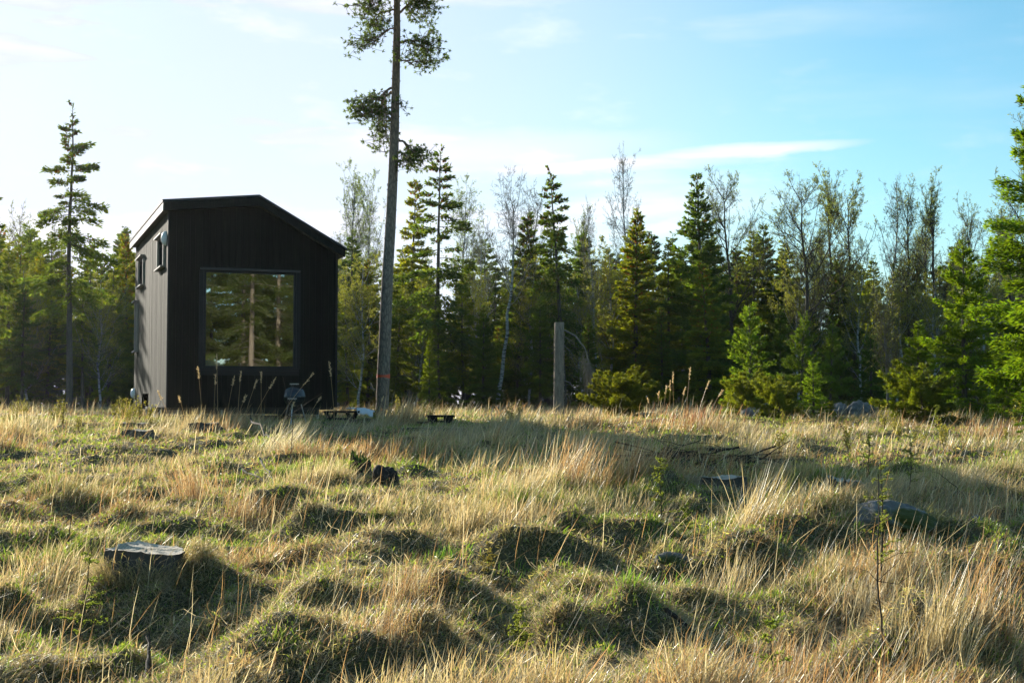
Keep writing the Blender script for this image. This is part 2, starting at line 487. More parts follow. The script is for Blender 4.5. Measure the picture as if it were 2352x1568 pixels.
# ------------------------------------------------------------------ grass
def blades(g, base, az, theta0, bend, L, w, color, nseg=3, rng=RNG, wob=.12, tipmul=1.12):
    """curved ribbons. az = heading of the lean, theta0 = start angle from vertical, bend = extra angle at the tip"""
    m = len(base)
    o = np.stack([np.cos(az), np.sin(az), np.zeros(m)], 1)
    up = np.array([0, 0, 1.0])
    pts = [base]
    for k in range(nseg):
        th = theta0 + bend * ((k + .5) / nseg) + rng.normal(0, wob, m)
        d = np.cos(th)[:, None] * up + np.sin(th)[:, None] * o
        pts.append(pts[-1] + d * (L / nseg)[:, None])
    sa = az + rng.uniform(-1.2, 1.2, m) + np.pi / 2
    side = np.stack([np.cos(sa), np.sin(sa), rng.uniform(-.25, .25, m)], 1)
    vs = []; cs = []
    for k in range(nseg):
        ww = (w * (1 - .55 * k / nseg) * .5)[:, None]
        vs += [pts[k] - side * ww, pts[k] + side * ww]
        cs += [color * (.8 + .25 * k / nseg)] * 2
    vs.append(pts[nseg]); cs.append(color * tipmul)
    nv = 2 * nseg + 1
    v = np.stack(vs, 1).reshape(-1, 3); c = np.stack(cs, 1).reshape(-1, 3)
    b = (np.arange(m) * nv)[:, None]
    q = np.concatenate([np.stack([b[:, 0] + 2 * k, b[:, 0] + 2 * k + 1, b[:, 0] + 2 * k + 3, b[:, 0] + 2 * k + 2], 1) for k in range(nseg - 1)]) if nseg > 1 else np.zeros((0, 4), int)
    t = np.stack([b[:, 0] + 2 * nseg - 2, b[:, 0] + 2 * nseg - 1, b[:, 0] + 2 * nseg], 1)
    n0 = g.n
    g.quads(v, q, c)
    g.t.append(t + n0)
    return np.stack(pts, 1)

C_STRAW = np.array([.46, .385, .225]); C_PALE = np.array([.70, .64, .48]); C_ORANGE = np.array([.40, .26, .135])
C_GREEN = np.array([.16, .24, .04]); C_OLIVE = np.array([.27, .28, .11]); C_GREY = np.array([.34, .31, .24])

CAB_A = np.array([-6.81, 27.0]); TH = math.atan2(.352, .936)
CU = np.array([math.cos(TH), math.sin(TH)]); CV = np.array([-math.sin(TH), math.cos(TH)])
CAB_W, CAB_L = 3.38, 6.85
def outside_cabin(x, y):
    p = np.stack([x - CAB_A[0], y - CAB_A[1]], -1)
    u = p @ CU; v = p @ CV
    return ~((u > .1) & (u < CAB_W - .1) & (v > .25) & (v < CAB_L))
STUMPS = []   # (x, y, r) kept free of blades on the cut face

def sample_field(d0, d1, n, margin=1.6):
    d = np.sqrt(RNG.uniform(d0 * d0, d1 * d1, n))
    hw = .385 * d + margin
    x = RNG.uniform(-1, 1, n) * hw
    ok = outside_cabin(x, d)
    for sx, sy, sr in STUMPS:
        ok &= ((x - sx) ** 2 + (d - sy) ** 2) > (sr * .92) ** 2
    return x[ok], d[ok]

def field_colour(x, y, n):
    """pick a kind for each clump: 0 straw 1 orange 2 green 3 olive 4 grey"""
    a = vnoise(x / 2.1 + 3, y / 2.6 + 60); b = vnoise(x / 1.3 + 90, y / 1.6 + 20); c = vnoise(x / .8 + 40, y / .9 + 110)
    hol = vnoise(x / .95 + 13, y / 1.05 + 4)
    u = RNG.random(n)
    green = np.clip(.16 + (b - .50) * 2.4 + (.5 - hol) * .9, 0.07, .85) * np.interp(y, [5, 12, 20, 30], [1.0, .95, .8, .65]) * np.where(c > .4, 1, .6)
    orange = np.clip((a - .55) * 3.2, 0.03, .75)
    k = np.where(u < green * .38, 2, np.where(u < green, 3, np.where(u < green + orange * (1 - green), 1, 0)))
    k = np.where((k == 0) & (RNG.random(n) < .22), 4, k)
    return k
PAL = np.stack([C_STRAW, C_ORANGE, C_GREEN, C_OLIVE, C_GREY])

def grass_clumps(gd, gg, d0, d1, nclump, per, L0, w0, nseg, spread):
    x, y = sample_field(d0, d1, nclump)
    n = len(x)
    kind = field_colour(x, y, n)
    tuft = RNG.random(n)
    wl = vnoise(x / 1.15 + 200, y / 1.3 + 7)
    hscale = .60 + np.clip(wl - .45, 0, 1) ** 1.2 * 3.0
    comb = -0.35 + 1.6 * (vnoise(x / 3 + 33, y / 3 + 77) - .5)      # preferred heading of the lean
    idx = np.repeat(np.arange(n), per)
    m = len(idx)
    r = np.abs(RNG.normal(0, spread, m)) * (0.7 + tuft[idx])
    phi = RNG.uniform(0, 2 * np.pi, m)
    bx = x[idx] + r * np.cos(phi); by = y[idx] + r * np.sin(phi)
    bz = ground_h(bx, by) - .01
    k = kind[idx]
    wild = vnoise(bx / 1.15 + 200, by / 1.3 + 7)                       # patches where the grass still stands
    matted = RNG.random(m) < np.where(k == 2, .15, np.clip(1.5 - 1.6 * wild, .25, .95))
    ee = .06
    gxx = (ground_h(bx + ee, by) - ground_h(bx - ee, by)); gyy = (ground_h(bx, by + ee) - ground_h(bx, by - ee))
    downhill = np.arctan2(-gyy, -gxx)
    az = np.where(RNG.random(m) < .3, phi, comb[idx] + RNG.normal(0, .7, m))
    az = np.where(matted & (RNG.random(m) < .6), downhill + RNG.normal(0, .6, m), az)
    th0 = np.where(matted, RNG.uniform(.65, 1.35, m), np.abs(RNG.normal(.12, .22, m)) + r / spread * .12)
    bend = np.where(matted, RNG.uniform(.3, 1.2, m), RNG.uniform(.1, 1.1, m))
    L = L0 * hscale[idx] * RNG.uniform(.45, 1.35, m) * np.where(k == 2, .75, 1) * np.where(k == 1, 1.25, 1) * (.7 + .6 * tuft[idx])
    wd = w0 * RNG.uniform(.55, 1.4, m) * np.where(k == 2, 1.35, 1)
    c = PAL[k] * RNG.uniform(.6, 1.25, (m, 1)) * RNG.uniform(.93, 1.07, (m, 3))
    pale = (RNG.random(m) < .12) & (k != 2)
    c = np.where(pale[:, None], C_PALE * RNG.uniform(.8, 1.15, (m, 1)), c)
    g_ = (k == 2)
    P3 = np.stack([bx, by, bz], 1)
    for sel, gg_ in ((~g_, gd), (g_, gg)):
        if sel.any():
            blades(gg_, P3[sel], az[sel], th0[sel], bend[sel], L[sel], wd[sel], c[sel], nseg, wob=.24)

def build_stump(px, py, dia, hgt, label, cutz=True, mossy=False, jag=0.0, tilt=(0, 0), name='tree_stump', seed=0, mat='spruce_bark', group='old stumps in the clearing'):
    g0 = G(px, py); rg = np.random.default_rng(seed + 100)
    r = dia / 2
    STUMPS.append((g0[0], g0[1], r))
    th = thing(name, (g0[0], g0[1], g0[2]), label, 'stump', group)
    k = 56
    ang = np.arange(k) * 2 * np.pi / k
    lob = 1 + .10 * np.cos(ang * 3 + seed) + .06 * np.cos(ang * 5 + 2 * seed) + .03 * np.cos(ang * 9) + rg.normal(0, .012, k)
    prof = [(1.42, -.15), (1.28, .0), (1.15, .18), (1.07, .42), (1.0, .72), (.985, .98)]
    rings = []
    grv = 1 - .09 * (vnoise(ang * 7 + seed * 3 + 50, ang * 0 + seed + 9) > .62) - .04 * rg.random(k)
    lob = lob * grv
    top = hgt * (1 + tilt[0] * np.cos(ang) + tilt[1] * np.sin(ang)) + (jag + .012) * rg.random(k) ** 3 + .012 * np.sin(3 * ang + seed)
    for pr, pz in prof:
        f = max(0, (pr - 1)) * 1.6
        rr = r * pr * (lob ** (1 + f * 1.5)) * (1 + rg.normal(0, .012, k))
        rings.append(np.stack([rr * np.cos(ang), rr * np.sin(ang), (top if pz > .9 else np.full(k, hgt)) * pz], 1))
    g = Geo(); v = np.concatenate(rings); n = len(prof)
    q = [[a * k + j, a * k + (j + 1) % k, (a + 1) * k + (j + 1) % k, (a + 1) * k + j] for a in range(n - 1) for j in range(k)]
    g.quads(v, q); g.smooth = True
    g.obj('bark', M[mat], th)
    # cut face: concentric rings, slightly dished and rough
    g = Geo(); inner = rings[-1].copy(); vs = [inner * np.array([.985, .985, 1]) + [0, 0, .004]]
    for f in (.8, .55, .3, .1):
        zz = inner[:, 2].mean() * (1 - f) * .0
        a = inner * np.array([f, f, 1]); a[:, 2] = inner[:, 2] * f + inner[:, 2].mean() * (1 - f) + rg.normal(0, .004 + jag * .15, k) - .006
        vs.append(a)
    v = np.concatenate(vs)
    q = [[a * k + j, a * k + (j + 1) % k, (a + 1) * k + (j + 1) % k, (a + 1) * k + j] for a in range(4) for j in range(k)]
    g.quads(v, q); g.f.append([4 * k + j for j in range(k)])
    g.obj('cut_face', M['moss'] if mossy else M['cut'], th, smooth=True)
    return th

build_stump(336, 1325, .56, .24, 'wide pale sawn stump in the left foreground beside a dark hollow', tilt=(-.05, .03), seed=1)
build_stump(1665, 1130, .50, .19, 'flat grey stump in the shaded hollow behind the leaning straw tuft', tilt=(.02, 0), seed=4)
build_stump(1945, 1150, .36, .22, 'weathered grey stump in shade on the right, above the mossy boulder', seed=5, tilt=(-.08, 0), jag=.03)
build_stump(306, 985, .50, .11, 'low thin topped stump in grass left of the cabin corner', seed=6)
build_stump(468, 996, .50, .10, 'low pale stump in grass directly in front of the cabin', seed=7)
build_stump(318, 1015, .5, .10, 'grey half buried stump in the grass, nearest of the low ones left', seed=8)
st = build_stump(828, 1100, .26, .20, 'jagged rotten stump with bright moss in the middle of the clearing', mossy=True, jag=.12, seed=9, mat='dark_log')
rg = np.random.default_rng(3)
n_ = 420
gm_ = Geo()
pp = np.stack([rg.normal(-.10, .06, n_), rg.normal(-.05, .07, n_), np.abs(rg.normal(.10, .06, n_))], 1)
gm_.diamonds(pp, rg.normal(size=(n_, 3)) + [0, 0, 1], .035, .022, np.array([.16, .23, .03]) * rg.uniform(.6, 1.2, (n_, 1)))
gm_.obj('moss', M['leaves'], st)

gd, gg = Geo(), Geo()
grass_clumps(gd, gg, 4.6, 9.5, 9500, 34, .145, .0046, 3, .05)
grass_clumps(gd, gg, 9.5, 16, 8500, 28, .17, .0060, 3, .07)
grass_clumps(gd, gg, 16, 27, 7500, 20, .18, .0095, 2, .11)
grass_clumps(gd, gg, 27, 50, 8500, 13, .19, .0150, 2, .18)
tag(gd.obj('dry_grass', M['straw']), 'matted straw coloured grass covering the clearing', 'grass', None, 'stuff')
tag(gg.obj('green_grass', M['green']), 'fresh green grass blades between the straw', 'grass', None, 'stuff')

# moss, leaf crumbs and broken straw lying over the ground
gl_ = Geo()
for d0, d1, n_, l0 in ((4.6, 9.5, 90000, .028), (9.5, 17, 90000, .042), (17, 30, 60000, .07)):
    x, y = sample_field(d0, d1, n_); m = len(x)
    hol = vnoise(x / .95 + 13, y / 1.05 + 4); pt = vnoise(x / .5 + 300, y / .6 + 11)
    u = RNG.random(m) * .95 + (pt - .5) * .9
    c = np.where((u < .45)[:, None], np.array([.19, .24, .055]), np.where((u < .75)[:, None], np.array([.42, .36, .22]), np.where((u < .9)[:, None], np.array([.20, .12, .06]), np.array([.50, .42, .26]))))
    moss = u < .45
    d = RNG.normal(size=(m, 3)); d[:, 2] = np.where(moss, np.abs(d[:, 2]) + .8, d[:, 2] * .25)
    gl_.diamonds(np.stack([x, y, ground_h(x, y) + RNG.uniform(0, .035, m)], 1), d, l0 * RNG.uniform(.5, 1.4, m) * np.where(moss, .8, 1.2), l0 * np.where(moss, RNG.uniform(.2, .4, m), RNG.uniform(.06, .2, m)), c * RNG.uniform(.55, 1.3, (m, 1)))
tag(gl_.obj('moss', M['green']), 'moss, dead leaves and broken straw between the grass', 'moss', None, 'stuff')

# long single stalks combed to the upper right
gs = Geo()
for d0, d1, n_, L0, w0 in ((5, 10, 2000, .42, .0033), (10, 18, 2800, .46, .0048), (18, 27, 2200, .42, .0075), (27, 36, 3400, .40, .010)):
    x, y = sample_field(d0, d1, n_)
    dens = vnoise(x / 1.7 + 70, y / 1.7 + 5)
    ok = RNG.random(len(x)) < np.clip((dens - .3) * 2, .12, 1)
    x, y = x[ok], y[ok]; m = len(x)
    az = RNG.normal(-.15, .5, m); th = RNG.normal(.75, .3, m)
    upr = RNG.random(m) < .35
    th = np.where(upr, np.abs(RNG.normal(.1, .12, m)), th)
    c = np.where((RNG.random(m) < .5)[:, None], C_PALE, C_ORANGE * 1.25) * RNG.uniform(.75, 1.2, (m, 1))
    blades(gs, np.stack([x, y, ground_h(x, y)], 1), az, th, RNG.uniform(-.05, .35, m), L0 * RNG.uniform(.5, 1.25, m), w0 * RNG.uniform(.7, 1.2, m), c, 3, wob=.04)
for d0, d1, n_, L0, w0 in ((4.8, 9.5, 9000, .17, .0042), (9.5, 17, 9000, .2, .006), (17, 30, 6000, .24, .009)):
    x, y = sample_field(d0, d1, n_); m = len(x)
    c = np.where((RNG.random(m) < .5)[:, None], C_PALE, np.where((RNG.random(m) < .5)[:, None], C_ORANGE * .8, C_GREY)) * RNG.uniform(.55, 1.1, (m, 1))
    blades(gs, np.stack([x, y, ground_h(x, y) + RNG.uniform(0, .06, m)], 1), RNG.uniform(0, 6.28, m), RNG.normal(1.4, .22, m), RNG.uniform(-.3, .5, m), L0 * RNG.uniform(.4, 1.6, m), w0 * RNG.uniform(.6, 1.3, m), c, 3, wob=.35)
tag(gs.obj('straw_stalks', M['straw']), 'long dry stalks leaning to the right over the clearing', 'grass', None, 'stuff')

# ------------------------------------------------------------------ distinct tussocks
def drape(px, py, r0, n, L, colr, label, seed):
    # thatch hanging over a stump or a hummock
    rg = np.random.default_rng(seed + 300); g0 = G(px, py)
    phi = rg.uniform(0, 2 * np.pi, n); r = r0 * rg.uniform(.98, 1.5, n)
    x = r * np.cos(phi); y = r * np.sin(phi); z = ground_h(x + g0[0], y + g0[1]) - g0[2] + np.clip(.13 - (r / r0 - 1) * .25, 0, 1) * rg.random(n)
    c = np.where((rg.random(n) < .3)[:, None], C_OLIVE, colr) * rg.uniform(.5, 1.25, (n, 1))
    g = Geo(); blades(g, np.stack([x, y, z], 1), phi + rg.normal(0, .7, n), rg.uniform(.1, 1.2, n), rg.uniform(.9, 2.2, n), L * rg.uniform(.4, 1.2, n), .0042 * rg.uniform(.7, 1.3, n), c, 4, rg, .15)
    o = g.obj('grass_thatch', M['straw']); o.location = g0
    return tag(o, label, 'grass', None, 'stuff')
drape(336, 1325, .30, 3600, .17, C_STRAW, 'withered grass hanging around the wide foreground stump', 1)
drape(1665, 1130, .29, 1200, .16, C_GREY, 'withered grass around the shaded flat stump', 2)
drape(1945, 1150, .20, 900, .16, C_GREY, 'withered grass around the weathered grey stump', 3)
drape(2045, 1228, .30, 1800, .15, C_OLIVE, 'grass around the mossy boulder', 4)

def tussock(px, py, n, L, lean_az, lean, colr, label, spread=.10, w=.004, seed=0, bend=(.0, .5), fan=.25, name='grass_tussock'):
    rg = np.random.default_rng(seed + 500)
    g0 = G(px, py)
    phi = rg.uniform(0, 2 * np.pi, n); r = np.abs(rg.normal(0, spread, n))
    x = r * np.cos(phi); y = r * np.sin(phi)
    z = ground_h(x + g0[0], y + g0[1]) - g0[2] - .02
    az = lean_az + rg.normal(0, .35, n) + (rg.random(n) < .25) * rg.uniform(-2, 2, n)
    th = lean + rg.normal(0, fan, n)
    c = colr * rg.uniform(.6, 1.25, (n, 1))
    pal = rg.random(n) < .25
    c = np.where(pal[:, None], C_PALE * rg.uniform(.8, 1.1, (n, 1)), c)
    g = Geo()
    blades(g, np.stack([x, y, z], 1), az, th, rg.uniform(*bend, n), L * rg.uniform(.35, 1.15, n), w * rg.uniform(.7, 1.3, n), c, 4, rg, .04)
    o = g.obj(name, M['straw'])
    o.location = g0
    return tag(o, label, 'grass tuft', 'tall grass tussocks in the clearing')
tussock(925, 985, 420, .72, -.1, .35, C_ORANGE * 1.1, 'rusty orange grass tuft leaning right at the foot of the tall pine', .22, .008, 1)
tussock(1710, 1240, 260, .62, .0, .52, C_STRAW * 1.1, 'tall pale straw tuft leaning right in front of the shaded stumps', .14, .0048, 2, (0, .25), .16)
tussock(1660, 1330, 420, .34, .2, .3, C_STRAW, 'short dense straw tuft under the tall leaning one', .2, .004, 3)
tussock(1310, 1130, 420, .62, .1, .3, C_ORANGE * 1.15, 'upright orange straw tuft at the middle, left of two', .32, .0055, 4, (0, .3))
tussock(1440, 1120, 420, .62, -.1, .42, C_ORANGE * 1.15, 'upright orange straw tuft at the middle, right of two', .32, .0055, 5, (0, .3))
tussock(1200, 1180, 380, .45, .1, .35, C_STRAW, 'fluffy straw tuft spilling over the mid clearing mound', .3, .005, 6)
tussock(2150, 1560, 420, .40, .1, .22, C_STRAW, 'tall dry golden tuft in the lower right corner', .2, .0035, 7, (0, .4))
tussock(2260, 1500, 320, .42, .1, .25, C_ORANGE * 1.2, 'golden tuft at the right edge beside the corner tuft', .2, .0038, 8, (0, .4))
tussock(1990, 1400, 420, .32, .1, .1, C_GREY * 1.1, 'grey straw tuft standing upright right of centre foreground', .13, .0032, 9, (.1, .8), .28)
tussock(450, 1140, 420, .50, 2.6, .28, C_ORANGE * 1.2, 'copper coloured tuft leaning left behind the big stump', .22, .0045, 10, (0, .5))
tussock(560, 1180, 360, .35, .5, .2, C_ORANGE, 'brownish tuft right of the copper tuft behind the big stump', .24, .0042, 11)
tussock(640, 1040, 300, .62, .0, .6, C_PALE * .9, 'pale straw leaning right in front of the kettle grill', .25, .006, 12, (0, .2), .15)
tussock(930, 1400, 420, .30, .5, .25, C_ORANGE, 'fuzzy brown tuft left of centre in the foreground', .22, .0032, 13)
tussock(880, 1560, 500, .22, .5, .3, C_ORANGE, 'low brown tuft at the bottom edge left of centre', .22, .003, 14)
tussock(1810, 1540, 420, .26, .5, .2, C_ORANGE, 'low brown tuft at the bottom edge right of centre', .2, .003, 15)
tussock(720, 1200, 420, .24, -1.6, .5, C_OLIVE * 1.2, 'olive green grass hummock left of centre', .22, .004, 16, (.4, 1.3))
tussock(1230, 1420, 420, .22, -1.6, .6, C_OLIVE, 'dark drooping grass hummock in the centre foreground', .24, .0034, 17, (.5, 1.4))
tussock(2240, 1200, 360, .42, .1, .1, C_ORANGE * 1.1, 'upright reddish tuft near the right edge beside small saplings', .3, .0045, 18)
tussock(1590, 990, 420, .45, .3, .1, np.array([.36, .15, .07]), 'rust red grass patch in front of the fallen plank', .5, .008, 19)
tussock(1720, 1050, 300, .5, .1, .45, C_STRAW, 'thin straw tuft leaning right, before the small spruce', .3, .007, 20)
tussock(60, 985, 260, .38, .1, .06, C_PALE, 'row of pale upright grass at the far left edge', .5, .009, 21, (0, .15))

tussock(430, 992, 260, .45, .2, .25, C_STRAW, 'tuft of dry grass at the front left corner of the cabin', .4, .009, 22)
tussock(545, 994, 260, .42, .0, .3, C_ORANGE * 1.1, 'tuft of dry grass below the left part of the large window', .45, .009, 23)
tussock(690, 1000, 240, .45, .0, .4, C_STRAW, 'tuft of dry grass around the legs of the kettle grill', .4, .009, 24)
tussock(790, 1003, 240, .35, .1, .4, C_GREY, 'tuft of dry grass in front of the low black bench', .35, .008, 25)
tussock(1040, 1005, 240, .30, .1, .3, C_GREY, 'tuft of dry grass in front of the block bench', .3, .008, 26)
tussock(1350, 985, 300, .36, .1, .25, C_STRAW, 'tuft of dry grass at the foot of the broken trunk', .5, .009, 27)
tussock(2300, 1010, 300, .40, .1, .2, np.array([.33, .18, .09]), 'reddish brown grass heap below the big right edge spruce', .5, .009, 28)

def green_tuft(px, py, n, L, label, seed, spread=.08, colr=np.array([.16, .30, .035])):
    rg = np.random.default_rng(seed + 900); g0 = G(px, py)
    phi = rg.uniform(0, 2 * np.pi, n); r = np.abs(rg.normal(0, spread, n)); x = r * np.cos(phi) * 1.6; y = r * np.sin(phi)
    z = ground_h(x + g0[0], y + g0[1]) - g0[2] - .01
    g = Geo()
    blades(g, np.stack([x, y, z], 1), rg.normal(0, 1.2, n), np.abs(rg.normal(.2, .2, n)), rg.uniform(0, .7, n), L * rg.uniform(.5, 1.2, n), .006 * rg.uniform(.7, 1.2, n), colr * rg.uniform(.6, 1.3, (n, 1)), 3, rg)
    o = g.obj('green_grass_tuft', M['green']); o.location = g0
    return tag(o, label, 'grass tuft', 'fresh green grass tufts')
green_tuft(1440, 1420, 150, .13, 'bright green blades on the hummock right of centre foreground', 1, .16, np.array([.15, .25, .045]))
green_tuft(1570, 1350, 160, .13, 'green blades in the dip above the centre right hummock', 2, .12)
green_tuft(500, 1450, 180, .14, 'green tuft in the left foreground right of the dark hollow', 3, .12)
green_tuft(370, 1455, 140, .10, 'short green tuft at the hollow rim below the big stump', 4, .1)
green_tuft(655, 1135, 220, .13, 'vivid green tuft behind the olive hummock', 5, .16)
green_tuft(30, 1440, 160, .12, 'green tuft at the left edge of the foreground', 6, .14)
green_tuft(1010, 1275, 150, .12, 'sunlit yellow green tuft in the centre of the clearing', 7, .14)
green_tuft(2230, 1390, 170, .12, 'green tuft near the right edge of the foreground', 8, .16)
green_tuft(1240, 1300, 120, .12, 'small green tuft below the centre mound', 9, .15)
green_tuft(590, 1430, 200, .12, 'dark green tuft beside the brown tuft in the left foreground', 10, .13, np.array([.10, .19, .03]))

# ------------------------------------------------------------------ trees
def spruce_parts(seed, H, base, Rb, dens, tw, step=.34, droop=.35, openness=0., cones=0, trunk_r=None, dead=0, hang=.35, colr=(.055, .095, .024), p=.8, bark_='spruce_bark', per=(5, 7), lean=0.0, jag=.3, uplift=.6):
    rg = np.random.default_rng(seed)
    tr = trunk_r or H * .011 + .02
    zz = np.linspace(0, H, 18)
    wob = np.cumsum(rg.normal(0, .012, (18, 2)), 0) * H / 10
    wob[:, 0] += lean * (zz / H) ** 1.3 * H
    tp = np.stack([wob[:, 0], wob[:, 1], zz], 1); tp[0, 2] = -.35
    trr = tr * (1 - zz / H) ** .85 + .006
    trr[0] *= 1.25
    def axis(z):
        return np.stack([np.interp(z, zz, tp[:, 0]), np.interp(z, zz, tp[:, 1])], -1)
    gt = Geo(); gt.smooth = True; gt.tubes(tp, trr, 9)
    # branches
    zb = base * H
    z0 = []; az = []; Ls = []
    z = zb
    while z < H - .12:
        t = (z - zb) / (H - zb)
        nb = rg.integers(*per)
        a0 = rg.uniform(0, 6.28)
        for i in range(nb):
            if rg.random() < openness: continue
            L = Rb * (1 - t) ** p * rg.uniform(1 - jag * 1.4, 1 + jag * .5) + .06
            if t < .12: L *= .6 + 3.2 * t
            z0.append(z + rg.normal(0, step * .45)); az.append(a0 + i * 6.283 / nb + rg.normal(0, .22)); Ls.append(L)
        z += step * rg.uniform(.8, 1.2) * (1 - .45 * t)
    z0 = np.array(z0); az = np.array(az); Ls = np.array(Ls); nb = len(z0)
    tt = np.clip((z0 - zb) / (H - zb), 0, 1)
    e = -.18 + (uplift + .18) * tt ** 1.2 + rg.normal(0, .08, nb); dr = droop * (1 - tt * .8) * rg.uniform(.7, 1.3, nb); upc = .55 * dr
    ax = axis(z0)
    def spine(bi, s):
        r = Ls[bi] * s
        zc = z0[bi] + Ls[bi] * (e[bi] * s - dr[bi] * s * s + upc[bi] * s ** 3)
        return np.stack([ax[bi, 0] + r * np.cos(az[bi]), ax[bi, 1] + r * np.sin(az[bi]), zc], -1)
    bi = np.arange(nb)
    S = np.linspace(0, .92, 5)
    pts = np.stack([spine(bi, np.full(nb, s)) for s in S], 1)
    br = (.004 + .011 * Ls)[:, None] * (1 - S * .9)[None]
    gt.tubes(pts, br, 3)
    # needles
    n_b = np.maximum(6, (dens * Ls ** 1.45)).astype(int)
    bi = np.repeat(np.arange(nb), n_b); m = len(bi)
    s = .08 + .92 * rg.random(m) ** .75
    q = rg.random(m) ** .8; sd = np.where(rg.random(m) < .5, -1., 1.)
    wd = .42 * Ls[bi] * np.sqrt(np.clip(s, 0, 1)) * np.clip(1.12 - s, 0, 1) ** .7
    # twig rows: quantise along the spine so that side twigs read as fronds with gaps
    rows = np.maximum(4, np.round(Ls[bi] / .13))
    sq = (np.floor(s * rows) + rg.normal(.5, .13, m)) / rows
    base_s = np.clip(sq - .0 * q, .04, 1)
    pos = spine(bi, base_s)
    rad = np.stack([np.cos(az[bi]), np.sin(az[bi]), np.zeros(m)], 1); tan = np.stack([-np.sin(az[bi]), np.cos(az[bi]), np.zeros(m)], 1)
    pos = pos + tan * (sd * q * wd)[:, None] + rad * (q * wd * .55)[:, None]
    hg = hang * (1 - .6 * tt[bi])
    pos[:, 2] += rg.normal(0, .035, m) * np.minimum(Ls[bi], 1.5) - (q * wd) * .45 * (1 - tt[bi]) - rg.random(m) ** 2 * hg * .35 * np.minimum(Ls[bi], 1.2)
    d = rad * .75 + tan * (sd * (.25 + .7 * q))[:, None] + rg.normal(0, .28, (m, 3))
    d[:, 2] += -hg * rg.random(m) * 2.4 + .15 + .5 * tt[bi]
    l = tw[0] * rg.uniform(.55, 1.35, m); ww = tw[1] * rg.uniform(.6, 1.35, m)
    bvar = rg.uniform(.75, 1.25, nb)[bi]
    c = np.array(colr) * (bvar * rg.uniform(.7, 1.35, m))[:, None] * np.stack([rg.uniform(.85, 1.25, m), np.ones(m), rg.uniform(.7, 1.2, m)], 1)
    gc = Geo(); gc.diamonds(pos, d, l, ww, c, rng=rg)
    # leader
    nl = 14
    zl = H - rg.random(nl) * .5
    gc.diamonds(np.stack([axis(zl)[:, 0], axis(zl)[:, 1], zl], 1), rg.normal(0, .5, (nl, 3)) + [0, 0, 1], tw[0], tw[1] * .7, np.array(colr), rng=rg)
    if cones:
        ci = rg.choice(nb, cones, p=(tt ** 1.2 + .001) / (tt ** 1.2 + .001).sum()); sc = rg.uniform(.45, 1., cones)
        cp = spine(ci, sc)
        gc.diamonds(cp, rg.normal(0, .12, (cones, 3)) + [0, 0, -1], .13, .045, np.array([.10, .055, .022]), rng=rg)
        gc.diamonds(cp, rg.normal(0, .12, (cones, 3)) + [0, 0, -1], .13, .045, np.array([.085, .045, .02]), rng=rg)
    if dead:
        m = dead; zd = rg.uniform(.04 * H, zb * 1.1, m); a = rg.uniform(0, 6.28, m); L = rg.uniform(.4, 1.5, m) * Rb * .8
        s = np.linspace(0, 1, 6)
        rr = L[:, None] * s[None]
        zc = zd[:, None] + L[:, None] * (-.15 * s - .55 * s ** 2 + .35 * s ** 3)[None] * rg.uniform(.2, 1.4, (m, 1))
        axd = axis(zd)
        pts = np.stack([axd[:, :1] + rr * np.cos(a)[:, None], axd[:, 1:] + rr * np.sin(a)[:, None], zc], -1)
        pts[:, 1:] += rg.normal(0, .03, pts[:, 1:].shape)
        gt.tubes(pts, (.013 * (1 - .75 * s))[None] * rg.uniform(.6, 1.2, (m, 1)), 3)
        # fine dead twiglets
        k = rg.integers(0, m, m * 5); f = rg.integers(1, 5, m * 5)
        st_ = pts[k, f]; dd = rg.normal(0, .5, (m * 5, 3)) + [0, 0, -.5]
        L2 = rg.uniform(.12, .45, m * 5)[:, None]
        pt2 = np.stack([st_, st_ + dd * L2 * .5, st_ + dd * L2 + [0, 0, -.03]], 1)
        gt.tubes(pt2, np.tile([.005, .004, .002], (m * 5, 1)), 3)
    return gt.mesh('trunk', M[bark_]), gc.mesh('crown', M['needles'])

